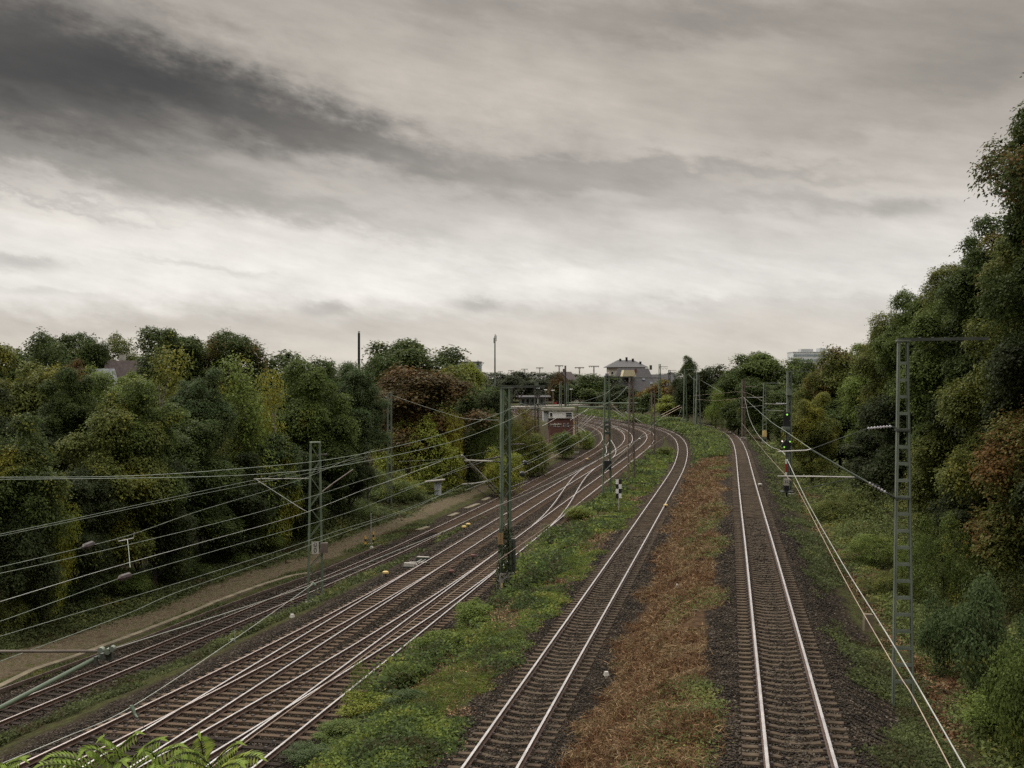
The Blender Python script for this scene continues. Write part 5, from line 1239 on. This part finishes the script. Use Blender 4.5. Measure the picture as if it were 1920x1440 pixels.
# signal box
sbx, sbd = (1050 - CX) * 188 / F, 188.0
sb = empty('signal_box', (sbx, sbd, -.5), 'brick signal box with white upper storey and overhanging flat roof', 'building', rz=.05)
Zp = lambda y: HC - (y - HY) * sbd / F + .5
wpx = lambda a: a * sbd / F
mb = MB(); mb.box((wpx(2), 2.2, Zp(784) / 2), (wpx(45), 4.4, Zp(784))); wl = mb.build('brick_wall', M['brick'], sb)
mb = MB(); mb.box((wpx(1.5), 2.1, (Zp(784) + Zp(769.5)) / 2), (wpx(46), 4.8, Zp(769.5) - Zp(784))); up = mb.build('upper_wall', M['white'], sb)
mb = MB(); mb.box((wpx(-26), 1.8, (Zp(790) + Zp(771)) / 2), (wpx(9), 3.4, Zp(771) - Zp(790)), taper=(1.0, 1.0)); mb.build('bay', M['facade_dim'], sb)
mb = MB(); mb.box((0, 2.4, Zp(767.3)), (wpx(64), 6.0, wpx(4.4)), taper=(.96, .93)); mb.build('roof', M['roof_moss'], sb)
for x, w in ((-17, 3.4), (13, 3), (18.5, 6)): win(up, wpx(x), (Zp(783) + Zp(772)) / 2, -.33, wpx(w) + .2, wpx(8.5))
for x in (-10, -3, 8, 15): win(wl, wpx(x), Zp(797), -.05, wpx(3.2), wpx(6.5))
mb = MB(); mb.box((wpx(-8), -.06, Zp(795.5)), (wpx(22), .12, wpx(1.3))); mb.build('string_course', M['plaster'], sb)
mb = MB(); mb.box((wpx(27.5), .5, Zp(793)), (wpx(4), .4, wpx(5))); mb.build('wall_box', M['yellow_pale'], sb)
# station
pd = 400.0
st = empty('station_platform', P(1000, 763, pd), 'raised station platform with pale edge in the far middle', 'platform')
st.location.z = 0
mb = MB(); a, b = rel(st, P(962, 0, 390)), rel(st, P(1090, 0, 420)); a.z = b.z = .45; mb.bar(a, b, 7, .9); mb.build('slab', M['concrete'], st)
mb = MB(); a2, b2 = a + Vector((0, -3.5, .5)), b + Vector((0, -3.5, .5)); mb.bar(a2, b2, .5, .12); mb.build('edge', M['plaster'], st)
cn = empty('station_canopy', (P(1000, 0, 402).x, 402, .9), 'dark station canopy on posts behind the tall mast beam', 'canopy', rz=.23)
w = 62 * 402 / F
mb = MB(); mb.box((0, 0, 3.4), (w, 5, .5), taper=(.98, .6)); mb.build('roof', M['slate'], cn)
mb = MB(); mb.box((0, .8, 1.5), (w * .8, .3, 3.0)); wl = mb.build('back_wall', M['slate_blue'], cn)
for k in range(7):
    mb = MB(); mb.path([((k - 3) * w * .14, -1.2, 0), ((k - 3) * w * .14, -1.2, 3.3)], .14, 8); mb.build('post', M['steel_grey'], cn)
for k in range(5): win(wl, (k - 2) * w * .15, 1.7, .6, 1.5, 1.6, 'facade_dim')
for px, top, d, lb in ((904, 710, 380, 'white platform lamp over the dark tree left of the phone mast'), (923, 727, 390, 'white platform lamp just left of the phone mast'), (960, 727, 400, 'white platform lamp left of the first V insulator'), (1009, 728, 400, 'white platform lamp at the second V insulator'), (1023, 731, 395, 'white platform lamp right of the beam end'), (1037, 732, 390, 'white platform lamp on an orange post'), (1071, 730, 400, 'white platform lamp right of the yard masts')):
    X = (px - CX) * d / F; r = empty('platform_lamp', (X, d, .9), lb, 'lamp post'); h = HC - (top - HY) * d / F - .9
    mb = MB(); mb.path([(0, 0, 0), (0, 0, h)], .09, 7); mb.build('post', M['wire_warm' if px == 1037 else 'steel_grey'], r)
    mb = MB(); mb.box((0, 0, h + .05), (1.15, .5, .28), taper=(.9, .8)); mb.build('lamp_head', M['white'], r)
sg2 = empty('round_sign', (P(1042, 0, 380).x, 380, 0), 'tiny red round sign above the signal box roof', 'sign')
h = HC - (756 - HY) * 380 / F
mb = MB(); mb.path([(0, 0, 0), (0, 0, h)], .06, 6); mb.build('post', M['steel_grey'], sg2)
mb = MB(); mb.path([(0, -.1, h), (0, -.05, h)], .42, 14); mb.build('disc', M['red'], sg2)
# phone mast and chimney
X = (928 - CX) * 190 / F
pm = empty('phone_mast', (X, 190, -1), 'slender grey phone mast with antenna panels at its top', 'mast'); h = HC - (630 - HY) * 190 / F + 1
mb = MB(); mb.path([(0, 0, 0), (0, 0, h * .55), (0, 0, h * .56), (0, 0, h)], [.24, .2, .15, .10], 10); mb.build('pole', M['steel_grey'], pm)
for x, z0a, z1a in ((.22, h - .9, h + .1), (-.18, h - 1.2, h - .3), (.05, h - .4, h + .3)):
    mb = MB(); mb.box((x, -.1, (z0a + z1a) / 2), (.14, .1, z1a - z0a)); mb.build('antenna_panel', M['facade_dim'], pm)
for k in range(6):
    mb = MB(); mb.box((.3 * (-1) ** k, 0, 5 + k * 1.3), (.5, .1, .12)); mb.build('step_bracket', M['offwhite'], pm)
X = (673 - CX) * 215 / F
chm = empty('chimney', (X, 215, -1), 'tall thin black chimney pipe with a cap above the left trees', 'chimney'); h = HC - (624.5 - HY) * 215 / F + 1
mb = MB(); mb.path([(0, 0, 0), (0, 0, h)], [.26, .23], 12); mb.build('pipe', M['black'], chm)
mb = MB(); mb.path([(0, 0, h), (0, 0, h + .18), (0, 0, h + .22), (0, 0, h + .4)], [.10, .10, .32, .05], 10); mb.build('cap', M['steel_dark'], chm)
for q in (-1, 1): 
    mb = MB(); mb.path([(0, 0, h * .78), (q * 5, 1, h * .45), (q * 9, 2, 2)], .02, 5); mb.build('guy_wire', M['steel_dark'], chm)
# ------------------------------------------------------------------ ground cover
def strip_pts(rng, n, f_lo, f_hi, d0, d1, power=1.6, edge=.0):
    """scatter points between two lateral limits; denser where the view is near"""
    u = rng.random(n); d = (d0 ** (1 - power) + u * (d1 ** (1 - power) - d0 ** (1 - power))) ** (1 / (1 - power))
    lo, hi = f_lo(d), f_hi(d); x = lo + (hi - lo) * rng.random(n)
    return x, d
def clump(x, d, s=1.0):
    return (np.sin(x * .9 * s + 1.1 * np.sin(d * .31 * s)) + np.sin(d * .45 * s + 1.7 * np.sin(x * .5 * s)) + .6 * np.sin(x * 2.1 * s - d * 1.1 * s))
def ground_z_many(x, d):
    z = np.empty_like(x)
    for k in np.unique(np.round(d * 2) / 2):
        m = np.round(d * 2) / 2 == k
        if k not in _kc: _kc[k] = knots(k)
        z[m] = np.interp(x[m], _kc[k][0], _kc[k][1])
    return z
def scatter(name, label, rng, x, d, per, leaf, h, mat, kind='leaf', asp=.6, spread=.18, keep=None):
    if keep is not None:
        x, d = x[keep], d[keep]
        if not np.isscalar(h): h = h[keep]
    z = ground_z_many(x, d); n = len(x)
    sc = np.maximum(1.0, d / 48.0) ** .85
    C = np.repeat(np.stack([x, d, z], 1), per, 0); S = np.repeat(sc, per)
    hh = np.repeat(h if not np.isscalar(h) else np.full(n, h), per)
    off = rng.normal(size=C.shape); off[:, :2] *= (spread * S)[:, None]; off[:, 2] = rng.random(len(C)) * hh
    C = C + off
    if kind == 'leaf':
        nr = np.array([0, -.15, 1.0]) + rdir(rng, len(C)) * .8; tn = rdir(rng, len(C)); ln = leaf * S * rng.uniform(.6, 1.3, len(C)); wd = ln * asp
    else:
        tn = rdir(rng, len(C)) * np.array([1, 1, .55]) + np.array([0, 0, .25]); nr = rdir(rng, len(C)) + np.array([0, -.3, .6]); ln = leaf * S * rng.uniform(.5, 1.4, len(C)); wd = ln * asp
    me = leaf_mesh(name, C, nr, tn, ln, wd, mat); o = bpy.data.objects.new(name, me); COL.objects.link(o)
    return tag(o, label, 'ground cover', kind='stuff')
rg = np.random.default_rng(77)
# loose ballast stones where the beds are near enough to show them
def stones(label, n, f_lo, f_hi, d0, d1, size):
    x, d = strip_pts(rg, n, f_lo, f_hi, d0, d1, 2.2); z = ground_z_many(x, d)
    sc = size * rg.uniform(.55, 1.35, n) * np.maximum(1, d / 45)
    O = np.array([[1, 0, 0], [0, 1, 0], [-1, 0, 0], [0, -1, 0], [0, 0, .75], [0, 0, -.6]])
    V = O[None] * rg.uniform(.6, 1.25, (n, 6, 1)); V += rg.normal(size=V.shape) * .16
    a = rg.uniform(0, 6.28, n); c, s = np.cos(a)[:, None], np.sin(a)[:, None]
    V = np.stack([V[..., 0] * c - V[..., 1] * s, V[..., 0] * s + V[..., 1] * c, V[..., 2]], -1) * sc[:, None, None] + np.stack([x, d, z + sc * .35], 1)[:, None]
    T = np.array([[0, 1, 4], [1, 2, 4], [2, 3, 4], [3, 0, 4], [1, 0, 5], [2, 1, 5], [3, 2, 5], [0, 3, 5]])
    I = (np.arange(n)[:, None, None] * 6 + T[None]).reshape(-1)
    me = bpy.data.meshes.new('ballast_stones'); me.vertices.add(n * 6); me.vertices.foreach_set('co', V.astype(np.float32).ravel())
    me.loops.add(len(I)); me.loops.foreach_set('vertex_index', I.astype(np.int32)); me.polygons.add(n * 8); me.polygons.foreach_set('loop_start', np.arange(0, n * 24, 3, dtype=np.int32))
    me.update(calc_edges=True); me.materials.append(M['stone']); me.validate()
    o = bpy.data.objects.new('ballast_stones', me); COL.objects.link(o); tag(o, label, 'ballast', kind='stuff')
stones('loose dark ballast stones of the right track', 42000, lambda d: TX(1, d) - 2.35, lambda d: TX(1, d) + 2.75, 19, 75, .036)
stones('loose dark ballast stones of the middle track', 40000, lambda d: TX(2, d) - 2.0, lambda d: TX(2, d) + 2.6, 24, 85, .036)
stones('loose brownish ballast stones of the bright tracks', 60000, lambda d: TX4b(d) - 2.4, lambda d: TX(3, d) + 2.3, 30, 95, .038)
stones('loose ballast stones of the rusty siding', 16000, lambda d: TX(5, d) - 2.2, lambda d: TX(5, d) + 2.0, 42, 95, .038)
# weed strip between the bright tracks and the middle track
lo = lambda d: TX(3, d) + 2.1 + .5 * np.sin(d * .23); hi = lambda d: TX(2, d) - 1.95 + .28 * np.sin(d * .6) + .2 * np.sin(d * 1.9)
x, d = strip_pts(rg, 15500, lo, hi, 24, 185, 1.5)
t = (x - lo(d)) / (hi(d) - lo(d)); c = clump(x, d)
hgt = np.clip(.12 + .22 * (c + .4), .04, .7) * np.clip(1.35 - t, .25, 1.2)
scatter('weeds', 'green weeds covering the strip between the bright tracks and the middle track', rg, x, d, 9, .135, hgt, M['weeds'], keep=c > -.15)
# bright turf edge towards the middle track
x, d = strip_pts(rg, 9000, lambda d: TX(2, d) - 3.4, hi, 26, 190, 1.5)
c = clump(x, d, .8); scatter('turf', 'bright low turf edging the weed strip towards the middle track', rg, x, d, 10, .085, .07, M['weeds_lush'], asp=.4, spread=.16, keep=c > .15)
x, d = strip_pts(rg, 5000, lo, hi, 24, 120, 1.5)
scatter('dead_leaves', 'brown dead leaves and stems under the strip weeds', rg, x, d, 8, .10, .06, M['dry'], spread=.22)
x, d = strip_pts(rg, 2600, lo, lambda d: lo(d) + .6 * (hi(d) - lo(d)), 26, 110, 1.6)
c = clump(x + 50, d, .7); scatter('weeds', 'taller leafy weeds on the left side of the strip', rg, x, d, 16, .16, np.clip(.5 + .5 * c, .2, 1.1), M['weeds'], spread=.3, keep=c > .5)
x, d = strip_pts(rg, 9000, lo, hi, 24, 185, 1.5)
c = clump(x + 21, d, 1.2); scatter('grass', 'tufts of yellow green grass standing among the strip weeds', rg, x, d, 9, .30, np.clip(.12 + .1 * c, .05, .4), M['grass'], 'blade', .075, .14, keep=c > .1)
# dry mown grass on the embankment
lo2 = lambda d: TX(2, d) + 2.35 + .35 * np.sin(d * .5) + .2 * np.sin(d * 1.7); hi2 = lambda d: TX(1, d) - 2.35 - .3 * np.sin(d * .37)
x, d = strip_pts(rg, 17500, lo2, hi2, 20, 150, 1.5)
c = clump(x + 40, d, 1.3); scatter('dry_grass', 'brown dry mown grass on the embankment between middle and right track', rg, x, d, 12, .27, np.clip(.02 + .05 * (c + 1), .01, .16), M['dry'], 'blade', .085, .24, keep=c > -1.35)
x, d = strip_pts(rg, 7500, lambda d: hi2(d) - 1.9, lambda d: hi2(d) + .15, 20, 160, 1.5)
c = clump(x + 9, d, .7); scatter('weeds', 'greenish weeds creeping along the right edge of the brown embankment', rg, x, d, 8, .09, .12, M['weeds_bank'], keep=c > .2)
x, d = strip_pts(rg, 1500, lo2, hi2, 20, 120, 1.6)
c = clump(x + 2, d, 1.9); scatter('dead_stalks', 'pale dead stalks lying in heaps on the brown embankment', rg, x, d, 7, .5, .22, M['straw'], 'blade', .035, .25, keep=c > .5)
# far green on both banks of the right track
x, d = strip_pts(rg, 5200, lambda d: TX(2, d) + 2.6, lambda d: TX(1, d) - 2.4, 148, 330, 1.3)
scatter('weeds', 'green growth between middle and right track beyond the brown embankment', rg, x, d, 8, .12, .7, M['weeds'])
# right of the right track
lo3 = lambda d: TX(1, d) + 2.15 + .3 * np.sin(d * .9) + .2 * np.sin(d * 2.3); hi3 = lambda d: TX(1, d) + 4.3 + .4 * np.sin(d * .55)
x, d = strip_pts(rg, 8200, lo3, hi3, 18, 240, 1.5)
c = clump(x + 3, d, 1.1); scatter('weeds', 'pale green creeping weeds lining the right track', rg, x, d, 9, .105, np.clip(.08 + .08 * c, .04, .25), M['weeds_dim'], keep=c > -.7)
x, d = strip_pts(rg, 20000, lambda d: TX(1, d) + 5.0, lambda d: TX(1, d) + 13.5, 22, 200, 1.4)
c = clump(x + 17, d, .9); scatter('undergrowth', 'mixed olive undergrowth on the slope before the right wood', rg, x, d, 11, .135, np.clip(.6 + .55 * c, .12, 1.9) * np.clip((x - TX(1, d) - 4.2) / 3.5, .2, 1), M['weeds_bank'], spread=.25, keep=c > -1.2)
x, d = strip_pts(rg, 2600, lambda d: TX(1, d) + 4.2, lambda d: TX(1, d) + 6.2, 22, 110, 1.5)
scatter('dead_leaves', 'brown dead leaves between the creeping weeds and the right slope', rg, x, d, 8, .11, .05, M['dry'])
# between siding and bright tracks
lo4 = lambda d: TX(5, d) + 1.9; hi4 = lambda d: np.minimum(TX(5, d) + 4.6 + .5 * np.sin(d * .4), TX4b(d) - 2.4)
x, d = strip_pts(rg, 7000, lo4, hi4, 34, 100, 1.5)
c = clump(x + 5, d, .8); scatter('weeds', 'green weeds along the near side of the rusty siding', rg, x, d, 9, .13, np.clip(.1 + .28 * c, .06, .7), M['weeds_dim'], keep=c > .1)
# left verge and brambles
x, d = strip_pts(rg, 3800, lambda d: TX(5, d) - 4.2, lambda d: TX(5, d) - 2.7, 42, 110, 1.4)
c = clump(x + 5, d, .9); scatter('turf', 'patchy grass verge between dirt path and siding', rg, x, d, 8, .1, .1, M['weeds_dim'], asp=.4, keep=c > -.1)
x, d = strip_pts(rg, 2600, lambda d: TX(5, d) - 9.2, lambda d: TX(5, d) - 7.2, 44, 120, 1.4)
c = clump(x + 8, d, .8); scatter('turf', 'mossy grass along the wood side of the dirt path', rg, x, d, 8, .085, .06, M['weeds_dim'], asp=.4, keep=c > -.3)
x, d = strip_pts(rg, 15000, lambda d: TX(5, d) - 15, lambda d: TX(5, d) - 7.5 + .6 * np.sin(d * .3), 46, 170, 1.3)
c = clump(x + 31, d, .6); tt = np.clip((TX(5, d) - 6.9 - x) / 4, .1, 1)
scatter('undergrowth', 'dense green brambles at the foot of the left wood along the dirt path', rg, x, d, 10, .14, np.clip(.55 + .35 * c, .15, 1.5) * tt, M['weeds_dim'], spread=.28)
# yellowish meadow in the far middle
x, d = strip_pts(rg, 3500, lambda d: TX(2, d) + 2.5, lambda d: TX(2, d) + 16, 300, 420, 1.2)
scatter('meadow_grass', 'yellowish grass beyond the far bend of the tracks', rg, x, d, 7, .12, .3, M['weeds'])

# ------------------------------------------------------------------ tree-of-heaven top below the bridge, lower left
rg = np.random.default_rng(3)
base = Vector((-3.0, 8.9, -1.0))
th = empty('tree_of_heaven', base, 'young tree of heaven whose bright feathery fronds reach in at the bottom left', 'tree')
top = P(285, 1520, 8.9)
mb = MB(); tp = rel(th, top); mb.path([(0, 0, -.3), (tp.x * .4, 0, tp.z * .5), tuple(tp)], [.12, .09, .05], 8); mb.build('trunk', M['bark'], th)
def frond(tip_px, tip_py, mid_px, mid_py, root_px, root_py, d, n=13, ll=.105):
    a, b, c = rel(th, P(root_px, root_py, d + .15)), rel(th, P(mid_px, mid_py, d)), rel(th, P(tip_px, tip_py, d - .1))
    C, Nn, T, Ln = [], [], [], []
    pts = [a * (1 - t) ** 2 + b * 2 * t * (1 - t) + c * t * t for t in np.linspace(0, 1, n)]
    for i, p in enumerate(pts):
        ax = (pts[min(i + 1, n - 1)] - pts[max(i - 1, 0)]).normalized(); side = ax.cross(Vector((0, -.55, .83))).normalized(); up = side.cross(ax)
        f = i / (n - 1); L = ll * (.62 + .55 * math.sin(math.pi * (f * .8 + .15)))
        for s in (-1, 1):
            if i < 1: continue
            dr = (side * s + ax * .35 - up * .28).normalized()
            C.append(p + dr * L * .5); T.append(dr); Nn.append((up + side * s * .25 + Vector(rdir(rg, 1)[0]) * .12)); Ln.append(L)
    C.append(pts[-1] + (pts[-1] - pts[-2]).normalized() * .05); T.append((pts[-1] - pts[-2])); Nn.append(Vector((0, -.5, .8))); Ln.append(ll)
    Ln = np.array(Ln)
    me = leaf_mesh('frond', np.array(C), np.array(Nn), np.array(T), Ln, Ln * .27, M['fern'])
    o = bpy.data.objects.new('frond', me); COL.objects.link(o); o.parent = th; o.color = (.17, .235, .045, .3)
    mb = MB(); mb.path(pts, .005, 5); st = mb.build('stalk', M['weeds'], o)
for q in [(255, 1378, 225, 1395, 190, 1440, 8.9), (196, 1386, 215, 1388, 225, 1425, 8.8), (160, 1408, 180, 1392, 215, 1440, 8.8), (97, 1420, 135, 1412, 190, 1450, 8.7), (82, 1435, 130, 1426, 190, 1452, 8.6), (300, 1388, 270, 1392, 235, 1440, 9.0), (335, 1400, 300, 1408, 240, 1450, 8.8),
          (375, 1384, 378, 1398, 385, 1440, 9.0), (340, 1412, 365, 1404, 400, 1440, 8.9), (325, 1428, 360, 1416, 400, 1450, 8.8), (445, 1396, 420, 1404, 390, 1445, 9.0), (484, 1420, 450, 1410, 400, 1450, 8.9), (450, 1434, 430, 1424, 395, 1455, 8.7), (270, 1408, 285, 1402, 310, 1450, 8.8),
          (40, 1425, 20, 1424, -10, 1450, 8.6), (0, 1432, 20, 1430, 40, 1460, 8.6), (230, 1430, 215, 1420, 200, 1465, 8.5), (290, 1436, 300, 1425, 300, 1470, 8.5)]:
    frond(*q)
